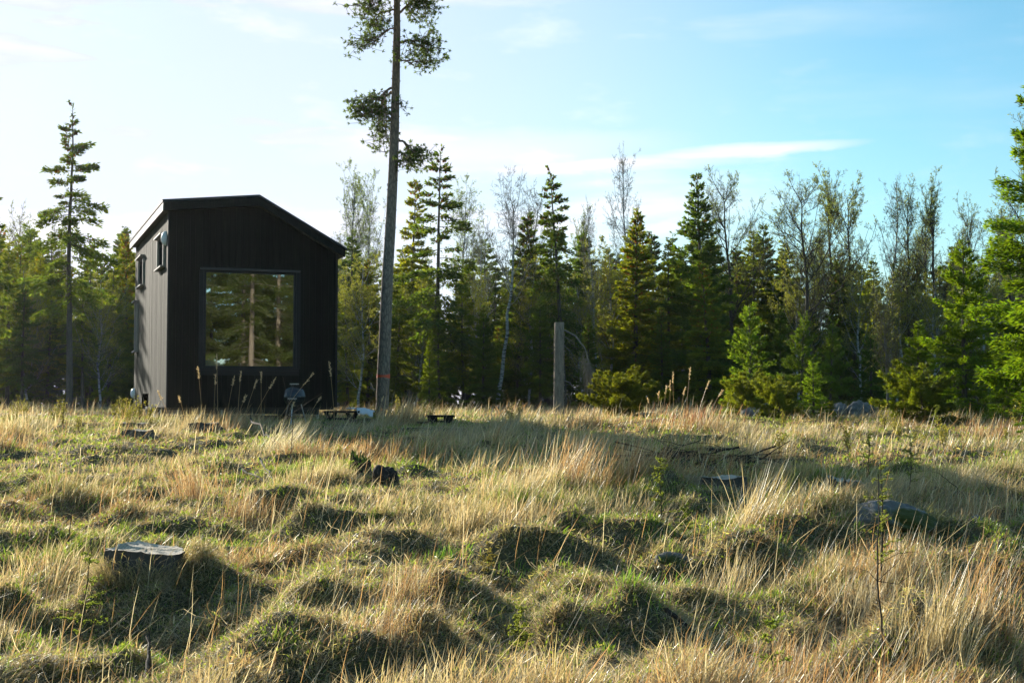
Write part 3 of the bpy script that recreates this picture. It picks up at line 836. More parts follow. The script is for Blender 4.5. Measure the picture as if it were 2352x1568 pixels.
def bare_parts(seed, H, r0, bark_, spread=.36, n1=26, n2=9, n3=7, base=.3, lean=(0, 0), leaf=0, leafcol=(.20, .26, .05), upw=.5, twig_r=.0025, stems=1, L1=.34, leafsize=.035, curve=0):
    rg = np.random.default_rng(seed)
    gt = Geo(); gt.smooth = True; gc = Geo()
    n = 12
    s = np.linspace(0, 1, n)
    stem = np.stack([lean[0] * H * s ** 1.2 + curve * H * np.sin(s * 3.1), lean[1] * H * s, H * s], 1) + np.concatenate([np.zeros((1, 3)), np.cumsum(rg.normal(0, .006 * H, (n - 1, 3)) * [1, 1, 0], 0)])
    stem[0, 2] = -.3
    rs = r0 * (1 - s) ** .8 + .008
    gt.tubes(stem, rs, 9)
    def kids(P0, L0, cnt, smin, smax, ang, lf, up, rad, geo, k=3, lw=(.6, 1.2)):
        m0 = P0.shape[0]
        pi = np.repeat(np.arange(m0), cnt); m = len(pi)
        ss = rg.uniform(smin, smax, m)
        npt = P0.shape[1]; fi = ss * (npt - 1); i0 = np.minimum(fi.astype(int), npt - 2); fr = (fi - i0)[:, None]
        st_ = P0[pi, i0] * (1 - fr) + P0[pi, i0 + 1] * fr
        tg = P0[pi, i0 + 1] - P0[pi, i0]; tg /= np.linalg.norm(tg, axis=1, keepdims=True) + 1e-9
        rv = rg.normal(size=(m, 3)); pr = np.cross(tg, rv); pr /= np.linalg.norm(pr, axis=1, keepdims=True) + 1e-9
        a = ang * rg.uniform(.7, 1.3, m)[:, None]
        d = tg * np.cos(a) + pr * np.sin(a)
        L = L0[pi] * lf * (1.15 - ss * .75) * rg.uniform(*lw, m)
        q = np.linspace(0, 1, 5)
        pts = st_[:, None] + d[:, None] * (L[:, None] * q)[..., None] + np.array([0, 0, 1.])[None, None] * (L[:, None] * up * q ** 2)[..., None]
        pts[:, 1:] += rg.normal(0, .035, (m, 4, 3)) * L[:, None, None]
        geo.tubes(pts, rad * (L / L.mean())[:, None] ** .7 * (1 - .8 * q)[None] + .0012, k)
        return pts, L
    P1, L1_ = kids(stem[None], np.array([H * L1]), n1, base, .97, spread * 2.2, 1.0, upw, r0 * .20, gt, 5)
    P2, L2_ = kids(P1, L1_, n2, .15, 1.0, .75, .52, upw * .6, r0 * .06, gt, 3)
    P3, L3_ = kids(P2, L2_, n3, .1, 1.0, .75, .5, .1, twig_r * 1.5, gc, 3)
    P4, L4_ = kids(P3, L3_, 4, .1, 1.0, .7, .55, .0, twig_r, gc, 3)
    gc.c = [np.full((len(a), 3), (.11, .09, .07)) for a in gc.v]
    if leaf:
        src = P4.reshape(-1, 3)
        k = rg.integers(0, len(src), leaf)
        gc.diamonds(src[k] + rg.normal(0, .01, (leaf, 3)), rg.normal(size=(leaf, 3)), leafsize * rg.uniform(.6, 1.3, leaf), leafsize * .6, np.array(leafcol) * rg.uniform(.6, 1.3, (leaf, 1)), rng=rg)
    return gt.mesh('trunk', M[bark_]), gc.mesh('crown', M['leaves'])

V = {}
# forest spruces with bare lower trunks, 10 m
V['forest_a'] = (10, spruce_parts(1, 10, .26, 1.9, 230, (.17, .052), openness=.22, jag=.45, cones=120, dead=26))
V['forest_b'] = (10, spruce_parts(2, 10, .34, 1.6, 230, (.17, .052), openness=.25, jag=.5, cones=160, dead=30))
V['forest_c'] = (10, spruce_parts(3, 10, .18, 2.1, 220, (.18, .055), openness=.2, jag=.4, dead=18, droop=.5))
V['forest_d'] = (10, spruce_parts(31, 10, .12, 1.7, 240, (.17, .052), openness=.18, dead=10, droop=.3, jag=.5))
# open old spruces that stand out
V['open_a'] = (11, spruce_parts(4, 11, .36, 1.75, 190, (.16, .052), step=.48, openness=.30, cones=420, dead=34, droop=.55, jag=.5, trunk_r=.12, uplift=.35, hang=.6))
V['open_b'] = (9, spruce_parts(5, 9, .30, 1.55, 200, (.15, .05), step=.42, openness=.24, cones=420, dead=20, droop=.5, jag=.45, trunk_r=.10, uplift=.35, hang=.6))
# dense young spruces to the ground
V['dense_a'] = (8, spruce_parts(6, 8, .02, 1.7, 330, (.14, .040), step=.3, openness=.04, droop=.12, cones=60, hang=.15, uplift=1.0, p=.9))
V['dense_b'] = (8, spruce_parts(7, 8, .03, 1.45, 330, (.15, .045), step=.3, openness=.05, droop=.2, cones=500, hang=.3, p=.85))
V['young'] = (3, spruce_parts(8, 3, .03, .95, 560, (.085, .024), step=.2, openness=.03, droop=.05, hang=.08, uplift=1.1, p=.95, colr=(.05, .095, .025)))
V['young_b'] = (3, spruce_parts(18, 3, .03, 1.15, 520, (.088, .025), step=.2, openness=.08, droop=.08, hang=.1, uplift=1.0, p=.9, colr=(.05, .095, .02), jag=.45))
V['bush'] = (1, spruce_parts(51, 1.0, .0, 1.0, 1700, (.055, .014), step=.11, openness=.05, droop=.0, hang=.05, uplift=1.3, p=.4, colr=(.055, .085, .028), per=(6, 9), jag=.5, trunk_r=.02))
V['near'] = (7, spruce_parts(9, 7, .02, 2.2, 620, (.10, .026), step=.30, openness=.05, droop=.12, hang=.35, uplift=.9, p=.85, colr=(.055, .105, .016), per=(5, 8)))
V['near_b'] = (5, spruce_parts(19, 5, .02, 1.45, 620, (.10, .026), step=.27, openness=.08, droop=.08, hang=.25, uplift=1.0, p=.85, colr=(.055, .105, .016), per=(5, 8), jag=.45))
V['mirrored'] = (16, spruce_parts(41, 16, .22, 2.2, 110, (.17, .05), openness=.45, dead=150, trunk_r=.17, bark_='pale_bark', jag=.5, droop=.5))
# bare and budding broadleaves
V['birch_a'] = (10, bare_parts(10, 10, .085, 'birch_bark', .26, 26, 9, 6, .38, (.03, 0), 9000, (.24, .32, .10), .5, .0024, L1=.28, leafsize=.040))
V['birch_b'] = (10, bare_parts(11, 10, .075, 'birch_bark', .22, 26, 8, 6, .42, (-.02, 0), 1800, (.17, .20, .07), .7, .0024, L1=.22, leafsize=.028))
V['birch_c'] = (10, bare_parts(12, 10, .095, 'birch_bark', .30, 20, 9, 7, .48, (.06, .02), 1500, (.17, .20, .07), .5, .0026, L1=.32, leafsize=.03, curve=.02))
V['alder_a'] = (10, bare_parts(13, 10, .13, 'twig_bark', .40, 28, 11, 7, .34, (0, 0), 9000, (.26, .32, .08), .35, .003, L1=.34, leafsize=.042))
V['alder_b'] = (10, bare_parts(14, 10, .11, 'twig_bark', .30, 28, 10, 7, .32, (.03, 0), 9000, (.26, .32, .08), .55, .003, L1=.27, leafsize=.042))
V['alder_c'] = (10, bare_parts(15, 10, .10, 'twig_bark', .24, 30, 9, 7, .30, (-.02, 0), 7000, (.26, .32, .08), .6, .003, L1=.24, leafsize=.040))
V['leafy'] = (7, bare_parts(17, 7, .05, 'birch_bark', .32, 26, 10, 7, .12, (.01, 0), 15000, (.27, .29, .05), .5, .0022, L1=.32, leafsize=.05))
V['sapling_birch'] = (3, bare_parts(16, 3, .034, 'grey_twig', .26, 34, 8, 5, .2, (.01, 0), 3200, (.24, .26, .06), .6, .0022, L1=.36, leafsize=.03))

def tree(kind, px, ytop, d, label, name='spruce_tree', cat='tree', group=None, tint=(1, 1, 1), xs=1.0, rz=None, hgt=None, sink=.05):
    H0, (mt, mc) = V[kind]
    b = at(px, d)
    if hgt is None:
        top = P(px, ytop, d)[2]; hgt = top - b[2]
    s = hgt / H0
    th = thing(name, (b[0], b[1], b[2] - sink), label, cat, group)
    th.scale = (s * xs, s * xs, s)
    th.rotation_euler = (random.gauss(0, .018), random.gauss(0, .018), random.uniform(0, 6.28) if rz is None else rz)
    t = link('trunk', mt, th); c = link('crown', mc, th)
    c.color = (*tint, 1); t.color = (*tint, 1)
    return th
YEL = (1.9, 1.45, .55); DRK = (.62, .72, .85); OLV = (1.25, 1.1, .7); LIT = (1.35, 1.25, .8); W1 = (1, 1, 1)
FE = 'trees along the forest edge'
# left of the cabin
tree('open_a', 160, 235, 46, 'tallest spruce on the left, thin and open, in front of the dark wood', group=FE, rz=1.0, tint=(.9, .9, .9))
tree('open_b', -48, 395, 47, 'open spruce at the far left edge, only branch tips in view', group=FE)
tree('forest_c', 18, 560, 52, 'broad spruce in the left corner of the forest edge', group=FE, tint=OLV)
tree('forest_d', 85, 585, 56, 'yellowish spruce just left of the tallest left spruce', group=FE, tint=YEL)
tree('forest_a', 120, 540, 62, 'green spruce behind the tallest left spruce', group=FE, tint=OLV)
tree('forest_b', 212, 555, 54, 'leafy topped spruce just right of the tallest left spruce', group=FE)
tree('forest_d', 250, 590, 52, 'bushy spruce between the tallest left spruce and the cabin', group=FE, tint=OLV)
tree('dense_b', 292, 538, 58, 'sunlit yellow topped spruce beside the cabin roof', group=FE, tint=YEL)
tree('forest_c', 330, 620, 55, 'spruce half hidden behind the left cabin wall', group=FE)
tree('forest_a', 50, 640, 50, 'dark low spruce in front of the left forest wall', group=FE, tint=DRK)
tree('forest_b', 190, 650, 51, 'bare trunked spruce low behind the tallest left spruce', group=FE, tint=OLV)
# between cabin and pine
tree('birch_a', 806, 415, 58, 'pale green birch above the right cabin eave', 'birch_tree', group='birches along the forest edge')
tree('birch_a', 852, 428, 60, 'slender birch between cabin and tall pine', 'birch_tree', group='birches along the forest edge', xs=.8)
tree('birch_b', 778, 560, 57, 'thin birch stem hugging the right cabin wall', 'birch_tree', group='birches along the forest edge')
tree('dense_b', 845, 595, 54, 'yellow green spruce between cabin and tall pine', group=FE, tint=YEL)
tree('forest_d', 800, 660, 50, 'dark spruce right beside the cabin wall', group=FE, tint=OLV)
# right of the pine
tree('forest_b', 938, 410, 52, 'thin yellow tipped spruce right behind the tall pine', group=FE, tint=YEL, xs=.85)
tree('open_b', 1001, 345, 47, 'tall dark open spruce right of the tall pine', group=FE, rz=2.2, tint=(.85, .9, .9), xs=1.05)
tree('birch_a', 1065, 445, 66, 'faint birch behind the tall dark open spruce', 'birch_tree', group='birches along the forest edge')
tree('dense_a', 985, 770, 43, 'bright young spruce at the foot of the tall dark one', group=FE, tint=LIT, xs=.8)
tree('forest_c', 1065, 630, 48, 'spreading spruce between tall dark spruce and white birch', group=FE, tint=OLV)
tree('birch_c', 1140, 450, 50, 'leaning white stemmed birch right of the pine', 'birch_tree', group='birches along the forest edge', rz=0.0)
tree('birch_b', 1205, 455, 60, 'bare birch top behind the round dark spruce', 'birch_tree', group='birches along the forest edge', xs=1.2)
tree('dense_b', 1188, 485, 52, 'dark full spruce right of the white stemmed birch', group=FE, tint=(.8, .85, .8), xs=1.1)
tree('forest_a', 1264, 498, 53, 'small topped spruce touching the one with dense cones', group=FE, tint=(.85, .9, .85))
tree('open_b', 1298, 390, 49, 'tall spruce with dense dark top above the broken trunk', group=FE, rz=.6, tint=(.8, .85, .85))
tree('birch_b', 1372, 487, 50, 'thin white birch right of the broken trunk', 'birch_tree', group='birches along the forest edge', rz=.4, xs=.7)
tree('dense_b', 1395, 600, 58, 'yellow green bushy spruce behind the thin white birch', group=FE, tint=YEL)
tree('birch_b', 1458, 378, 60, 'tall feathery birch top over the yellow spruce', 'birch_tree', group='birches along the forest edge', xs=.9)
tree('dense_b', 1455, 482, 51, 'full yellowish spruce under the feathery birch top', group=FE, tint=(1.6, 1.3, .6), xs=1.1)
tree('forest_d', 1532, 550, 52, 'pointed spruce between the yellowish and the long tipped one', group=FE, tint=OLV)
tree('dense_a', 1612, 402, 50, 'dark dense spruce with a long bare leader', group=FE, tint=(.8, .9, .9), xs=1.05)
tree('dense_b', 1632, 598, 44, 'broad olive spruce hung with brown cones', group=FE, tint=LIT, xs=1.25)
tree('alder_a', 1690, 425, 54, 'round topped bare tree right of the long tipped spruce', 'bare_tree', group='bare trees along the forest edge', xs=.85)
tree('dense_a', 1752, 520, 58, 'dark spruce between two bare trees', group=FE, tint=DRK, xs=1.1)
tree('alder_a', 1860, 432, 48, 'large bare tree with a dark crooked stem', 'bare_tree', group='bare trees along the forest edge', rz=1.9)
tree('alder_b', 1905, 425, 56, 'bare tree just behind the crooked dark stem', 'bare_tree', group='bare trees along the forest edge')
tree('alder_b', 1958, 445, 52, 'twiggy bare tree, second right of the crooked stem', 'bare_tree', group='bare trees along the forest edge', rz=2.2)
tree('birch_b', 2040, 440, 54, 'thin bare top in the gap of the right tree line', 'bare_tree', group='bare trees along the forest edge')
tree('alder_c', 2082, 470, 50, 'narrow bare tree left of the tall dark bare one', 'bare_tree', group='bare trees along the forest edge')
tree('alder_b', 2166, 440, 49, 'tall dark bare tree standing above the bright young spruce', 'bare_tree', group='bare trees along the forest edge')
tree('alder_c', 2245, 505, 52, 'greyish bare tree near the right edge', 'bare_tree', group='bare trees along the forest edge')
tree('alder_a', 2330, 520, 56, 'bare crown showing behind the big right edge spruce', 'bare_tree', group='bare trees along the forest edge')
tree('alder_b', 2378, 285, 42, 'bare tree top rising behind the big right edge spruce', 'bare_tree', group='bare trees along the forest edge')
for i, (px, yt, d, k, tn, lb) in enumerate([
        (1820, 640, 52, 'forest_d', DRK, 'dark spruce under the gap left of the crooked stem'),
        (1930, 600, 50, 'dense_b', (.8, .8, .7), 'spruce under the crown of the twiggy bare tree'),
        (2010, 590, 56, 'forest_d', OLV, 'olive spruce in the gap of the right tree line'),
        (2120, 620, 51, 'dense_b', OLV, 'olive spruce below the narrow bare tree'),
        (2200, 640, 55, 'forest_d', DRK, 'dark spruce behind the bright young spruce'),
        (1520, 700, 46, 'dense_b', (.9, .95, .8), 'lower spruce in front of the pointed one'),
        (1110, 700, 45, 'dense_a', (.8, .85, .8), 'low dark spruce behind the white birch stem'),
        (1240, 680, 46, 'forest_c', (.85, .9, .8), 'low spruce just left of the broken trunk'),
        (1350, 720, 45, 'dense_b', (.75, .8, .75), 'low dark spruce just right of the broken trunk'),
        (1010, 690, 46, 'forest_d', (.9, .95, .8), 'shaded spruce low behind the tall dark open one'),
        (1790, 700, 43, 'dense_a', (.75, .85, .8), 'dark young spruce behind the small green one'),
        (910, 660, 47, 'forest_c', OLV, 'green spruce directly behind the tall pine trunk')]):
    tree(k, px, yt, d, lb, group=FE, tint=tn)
for i, (px, yt, d) in enumerate([(825, 600, 49), (1095, 640, 50), (1215, 610, 51), (1245, 640, 52), (1340, 640, 50), (1400, 560, 54), (1560, 640, 53), (1830, 600, 50), (1975, 620, 49), (2060, 620, 50), (2140, 640, 47), (2270, 600, 48), (230, 640, 50), (60, 620, 52), (960, 640, 49)]):
    tree('leafy', px, yt, d, 'slender birch in pale yellow green bud between the spruces', 'birch_tree', group='budding birches between the spruces', xs=1.15)
# nearer young spruces on the right
YS = 'young spruces on the right side of the clearing'
tree('young', 1724, 690, 32, 'upright young spruce standing alone at the edge right of the broken trunk', 'young_spruce', group=YS, tint=(1.35, 1.35, .85), xs=.95)
tree('young_b', 1838, 720, 37, 'young spruce behind the small squat one', 'young_spruce', group=YS, xs=.8)
tree('young_b', 1905, 735, 38, 'slim young spruce left of the pale sapling', 'young_spruce', group=YS, xs=.75)
tree('young', 1868, 822, 29, 'small squat spruce with pointed tip near the stones', 'young_spruce', group=YS, tint=(1.6, 1.6, .9), xs=1.1)
tree('bush', 1705, 880, 31, 'low spruce bush at the foot of the upright young spruce', 'young_spruce', group=YS, tint=LIT, xs=1.0)
tree('bush', 1790, 892, 28, 'low light green spruce bush beside the fallen plank end', 'young_spruce', group=YS, tint=LIT, xs=1.0)
tree('young', 1908, 912, 29, 'tiny yellow green spruce next to the stones', 'young_spruce', group=YS, tint=YEL, xs=1.2)
tree('bush', 2120, 868, 27, 'wide low spruce bush right of the pale sapling', 'young_spruce', group=YS, tint=(1.1, 1.1, .6), xs=1.1, sink=.1)
tree('near_b', 2215, 555, 31, 'bright green spruce with a thin leader near the right edge', 'young_spruce', group=YS, tint=(1.15, 1.15, .65))
tree('near_b', 2105, 735, 33, 'bushy green spruce right behind the pale sapling', 'young_spruce', group=YS, tint=(1.1, 1.1, .6), xs=1.1)
tree('near', 2482, 0, 26, 'biggest and nearest spruce cut by the right edge', group=YS, tint=(1.05, 1.1, .65), xs=.98, hgt=7.9)
tree('near_b', 2315, 690, 28, 'dark green spruce at the foot of the big right edge one', 'young_spruce', group=YS, tint=(.8, .9, .65), xs=1.0)
tree('near_b', 2372, 860, 22, 'low spruce boughs in front of the big right edge spruce', 'young_spruce', group=YS, tint=(.75, .85, .65), xs=1.2)
tree('bush', 1428, 880, 31, 'wide low evergreen bush right of the broken trunk', 'evergreen_bush', cat='bush', group=YS, tint=OLV, xs=1.25)
tree('young', 2000, 760, 40, 'shaded young spruce behind the pale sapling', 'young_spruce', group=YS, tint=DRK)
tree('sapling_birch', 2040, 690, 33, 'pale leafless sapling with yellow buds on the right', 'birch_sapling', group='young saplings', rz=.3)

# the wood behind: many trees, none of them told apart
fill = ['forest_a', 'forest_b', 'forest_c', 'forest_d', 'dense_b']
cnt = 0
for row, (d, hh, nn) in enumerate([(57, 6.6, 28), (63, 7.4, 31), (70, 8.2, 31), (79, 9.1, 31), (90, 10.2, 31), (106, 11.4, 32)]):
    for i in range(nn):
        fx = (i + .5) / nn * 2 - 1 + random.uniform(-.03, .03)
        px = 1176 + fx * 1420
        dd = d + random.uniform(-3, 3)
        if px < -70: continue
        hgt = hh * random.uniform(.82, 1.12) * (1.08 if px < 400 else 1.0)
        if 1800 < px: hgt *= .95
        bare = random.random() < (.28 if px > 1750 else .08)
        if bare:
            tree(random.choice(['alder_b', 'alder_c', 'birch_b']), px, 0, dd, 'bare tree crowded into the dark wood behind the forest edge', 'bare_tree', group='bare trees deep in the wood', hgt=hgt * 1.12)
        else:
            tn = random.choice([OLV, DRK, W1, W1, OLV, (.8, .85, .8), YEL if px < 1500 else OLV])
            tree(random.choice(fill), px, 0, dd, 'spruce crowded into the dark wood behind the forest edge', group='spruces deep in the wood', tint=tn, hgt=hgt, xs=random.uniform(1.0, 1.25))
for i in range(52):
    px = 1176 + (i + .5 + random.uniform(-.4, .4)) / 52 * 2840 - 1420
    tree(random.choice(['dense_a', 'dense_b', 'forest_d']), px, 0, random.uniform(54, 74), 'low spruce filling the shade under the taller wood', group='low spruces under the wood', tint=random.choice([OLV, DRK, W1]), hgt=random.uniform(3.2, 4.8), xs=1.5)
# wood behind the camera that the cabin window mirrors
for i in range(34):
    a = i / 33
    x = 3 + 28 * a + random.uniform(-.8, .8); y = (-6 if i % 2 else -15) - 3 * (i % 3) - 3 * a + random.uniform(-1, 1)
    H0, (mt, mc) = V['mirrored' if i % 2 else 'forest_c']
    th = thing('spruce_tree', (x, y, gz(x, y) - .05), 'spruce seen mirrored in the large cabin window', 'tree', 'spruces mirrored in the cabin window')
    s = random.uniform(.8, 1.0) if H0 == 16 else random.uniform(1.1, 1.4); th.scale = (s, s, s); th.rotation_euler = (0, 0, random.uniform(0, 6))
    link('trunk', mt, th); c = link('crown', mc, th); c.color = (1.5, 1.2, .8, 1)

# ------------------------------------------------------------------ the tall pine
def build_pine():
    D = 31.0
    b = at(879, D)
    th = thing('pine_tree', b, 'tall pine with bare reddish trunk and orange ribbon, right of the cabin', 'tree')
    pts = [P(877, 955, D), P(879, 900, D), P(884, 780, D), P(889, 650, D), P(898, 500, D), P(905, 350, D), P(909, 200, D), P(912, 60, D), P(911, -80, D), P(914, -220, D), P(915, -360, D), P(914, -470, D)]
    pts = np.array([sub(th, p) for p in pts]); pts[0, 2] = -.3
    t = np.linspace(0, 1, 60); tt = np.linspace(0, 1, len(pts))
    q = np.stack([np.interp(t, tt, pts[:, k]) for k in range(3)], 1)
    for k in range(3): q[1:-1, k] = np.convolve(q[:, k], [.25, .5, .25], 'same')[1:-1]
    rad = np.interp(q[:, 2], [-.3, 0, .6, 3, 6, 9, 13.6], [.185, .160, .147, .130, .108, .080, .02])
    rg = np.random.default_rng(8); rad = rad * (1 + rg.normal(0, .012, 60))
    g = Geo(); g.smooth = True; g.tubes(q, rad, 20)
    # bark flakes along the sides
    n = 420
    k = rg.integers(1, 45, n); a = rg.uniform(0, 6.28, n)
    dirv = np.stack([np.cos(a), np.sin(a), np.zeros(n)], 1)
    f = rg.random(n)[:, None]
    p = q[k] * (1 - f) + q[k + 1] * f + dirv * (rad[k] * .96)[:, None]
    g.diamonds(p, dirv * .55 + np.array([0, 0, 1]) + rg.normal(0, .2, (n, 3)), .04, .025, (1, 1, 1), rng=rg)
    g.obj('trunk', M['pine_bark'], th)
    # ribbon
    zr = sub(th, P(879, 864, D))
    ctr = np.array([np.interp(zr[2], q[:, 2], q[:, 0]), np.interp(zr[2], q[:, 2], q[:, 1])])
    g = Geo(); ang = np.linspace(0, 2 * np.pi, 33)[:-1]; rr = .151
    vv = []
    for dz in (-.033, -.01, .02, .04):
        vv.append(np.stack([ctr[0] + rr * (1 + .015 * np.sin(5 * ang)) * np.cos(ang), ctr[1] + rr * (1 + .015 * np.sin(5 * ang)) * np.sin(ang), zr[2] + dz + .012 * np.sin(2 * ang + dz * 40)], 1))
    g.quads(np.concatenate(vv), [[i * 32 + j, i * 32 + (j + 1) % 32, (i + 1) * 32 + (j + 1) % 32, (i + 1) * 32 + j] for i in range(3) for j in range(32)])
    g.obj('ribbon', M['ribbon'], th, smooth=True)
    # limbs and needle tufts
    gl = Geo(); gl.smooth = True; gc = Geo()
    def trunk_at(py):
        z = sub(th, P(900, py, D))[2]
        return np.array([np.interp(z, q[:, 2], q[:, 0]), np.interp(z, q[:, 2], q[:, 1]), z])
    # (start py, limb waypoints [(px,py,depth offset)], cluster ellipse centre, radii(px), twigs)
    limbs = [
        (100, [(950, 92, -.2), (985, 96, -.4)], (975, 118, -.3), (56, 46), 34),
        (35, [(940, 8, .2), (975, -10, .2)], (978, 25, .1), (50, 48), 34),
        (135, [(935, 140, .2), (955, 155, .3)], (985, 140, .3), (38, 30), 12),
        (-10, [(880, -15, -.2), (850, 0, -.4)], (850, 25, -.2), (58, 42), 32),
        (62, [(885, 72, .2), (858, 100, .3)], (825, 95, .2), (42, 32), 18),
        (20, [(870, 30, .5), (845, 50, .6)], (865, 60, .5), (36, 30), 12),
        (197, [(892, 202, .0), (870, 226, .0), (850, 250, 0)], (855, 262, 0), (52, 45), 40),
        (205, [(880, 225, .3), (872, 270, .4)], (878, 325, .3), (30, 36), 22),
        (215, [(860, 225, -.2), (825, 240, -.3)], (818, 255, -.2), (30, 26), 14),
        (315, [(930, 328, .1), (945, 350, .1)], (968, 365, .1), (42, 27), 26),
        (345, [(925, 352, -.2), (940, 362, -.3)], (940, 372, -.2), (26, 18), 10),
        (235, [(915, 238, -.2), (922, 240, -.3)], (922, 240, -.3), (8, 5), 2),
        (-60, [(960, -90, .2), (1000, -100, .2)], (990, -95, .2), (70, 60), 40),
        (-70, [(860, -100, -.2), (830, -110, -.2)], (840, -100, -.2), (70, 60), 40),
        (-180, [(950, -210, .2), (985, -220, .2)], (960, -210, .2), (80, 70), 40),
        (-190, [(880, -230, -.3), (850, -230, -.2)], (865, -230, -.2), (75, 70), 40),
        (-300, [(930, -330, .4), (950, -350, .4)], (930, -350, .3), (70, 80), 40),
        (-320, [(900, -350, -.6), (890, -360, -.8)], (895, -380, -.5), (60, 70), 30)]
    for sp, way, c, rr, nt_ in limbs:
        s0 = trunk_at(sp)
        w_ = [s0] + [sub(th, P(x, y, D + o)) for x, y, o in way]
        w_ = np.array(w_)
        t = np.linspace(0, 1, 12); tw = np.linspace(0, 1, len(w_))
        lp = np.stack([np.interp(t, tw, w_[:, k]) for k in range(3)], 1)
        lp[1:-1] = (lp[:-2] + 2 * lp[1:-1] + lp[2:]) / 4
        lp[1:] += rg.normal(0, .012, (11, 3))
        r0 = .035 if nt_ > 20 else .022
        gl.tubes(lp, r0 * (1 - .65 * t), 6)
        # sub-branches from the outer half to points of the ellipsoid
        cc = sub(th, P(c[0], c[1], D + c[2])); sx = rr[0] / F * D; sz = rr[1] / F * D
        u = rg.normal(size=(nt_, 3)); u /= np.linalg.norm(u, axis=1, keepdims=True); u *= rg.uniform(.4, 1.12, (nt_, 1))
        ends = cc + u * [sx, min(sx, .75), sz]
        st_ = lp[rg.integers(4, 12, nt_)]
        s = np.linspace(0, 1, 6)
        sag = np.array([0, 0, -.10]) * np.sin(s * np.pi)[None, :, None] * rg.uniform(-1, 1.4, (nt_, 1, 1))
        bp = st_[:, None] * (1 - s)[None, :, None] + ends[:, None] * s[None, :, None] + sag
        bp[:, 1:] += rg.normal(0, .018, (nt_, 5, 3))
        gl.tubes(bp, np.tile(.010 * (1 - .7 * s), (nt_, 1)), 3)
        # twiglets
        k = rg.integers(0, nt_, nt_ * 5); f = rg.integers(2, 6, nt_ * 5)
        a0 = bp[k, f]; dv = rg.normal(0, 1, (nt_ * 5, 3)); dv[:, 2] = dv[:, 2] * .5 + .1
        dv /= np.linalg.norm(dv, axis=1, keepdims=True)
        L = rg.uniform(.06, .26, nt_ * 5)[:, None]
        a1 = a0 + dv * L
        gl.tubes(np.stack([a0, (a0 + a1) / 2 + rg.normal(0, .01, a0.shape), a1], 1), np.tile([.006, .005, .004], (nt_ * 5, 1)), 3)
        # tufts of needles around the twig ends
        ends2 = np.concatenate([a1, bp[:, -1]])
        nd = 15
        pp = np.repeat(ends2, nd, 0); m = len(pp)
        dd = np.repeat(np.concatenate([dv, bp[:, -1] - bp[:, -2]]), nd, 0)
        dd /= np.linalg.norm(dd, axis=1, keepdims=True) + 1e-9
        dd = dd * .7 + rg.normal(0, .5, (m, 3))
        cl = np.array([.05, .085, .035]) * np.repeat(rg.uniform(.6, 1.4, (len(ends2), 1)), nd, 0) * rg.uniform(.8, 1.2, (m, 1))
        gc.diamonds(pp, dd, 0.08 * rg.uniform(.7, 1.2, m), .017, cl, rng=rg)
    gl.obj('limbs', M['pine_bark'], th)
    gc.obj('crown', M['needles'], th)
build_pine()

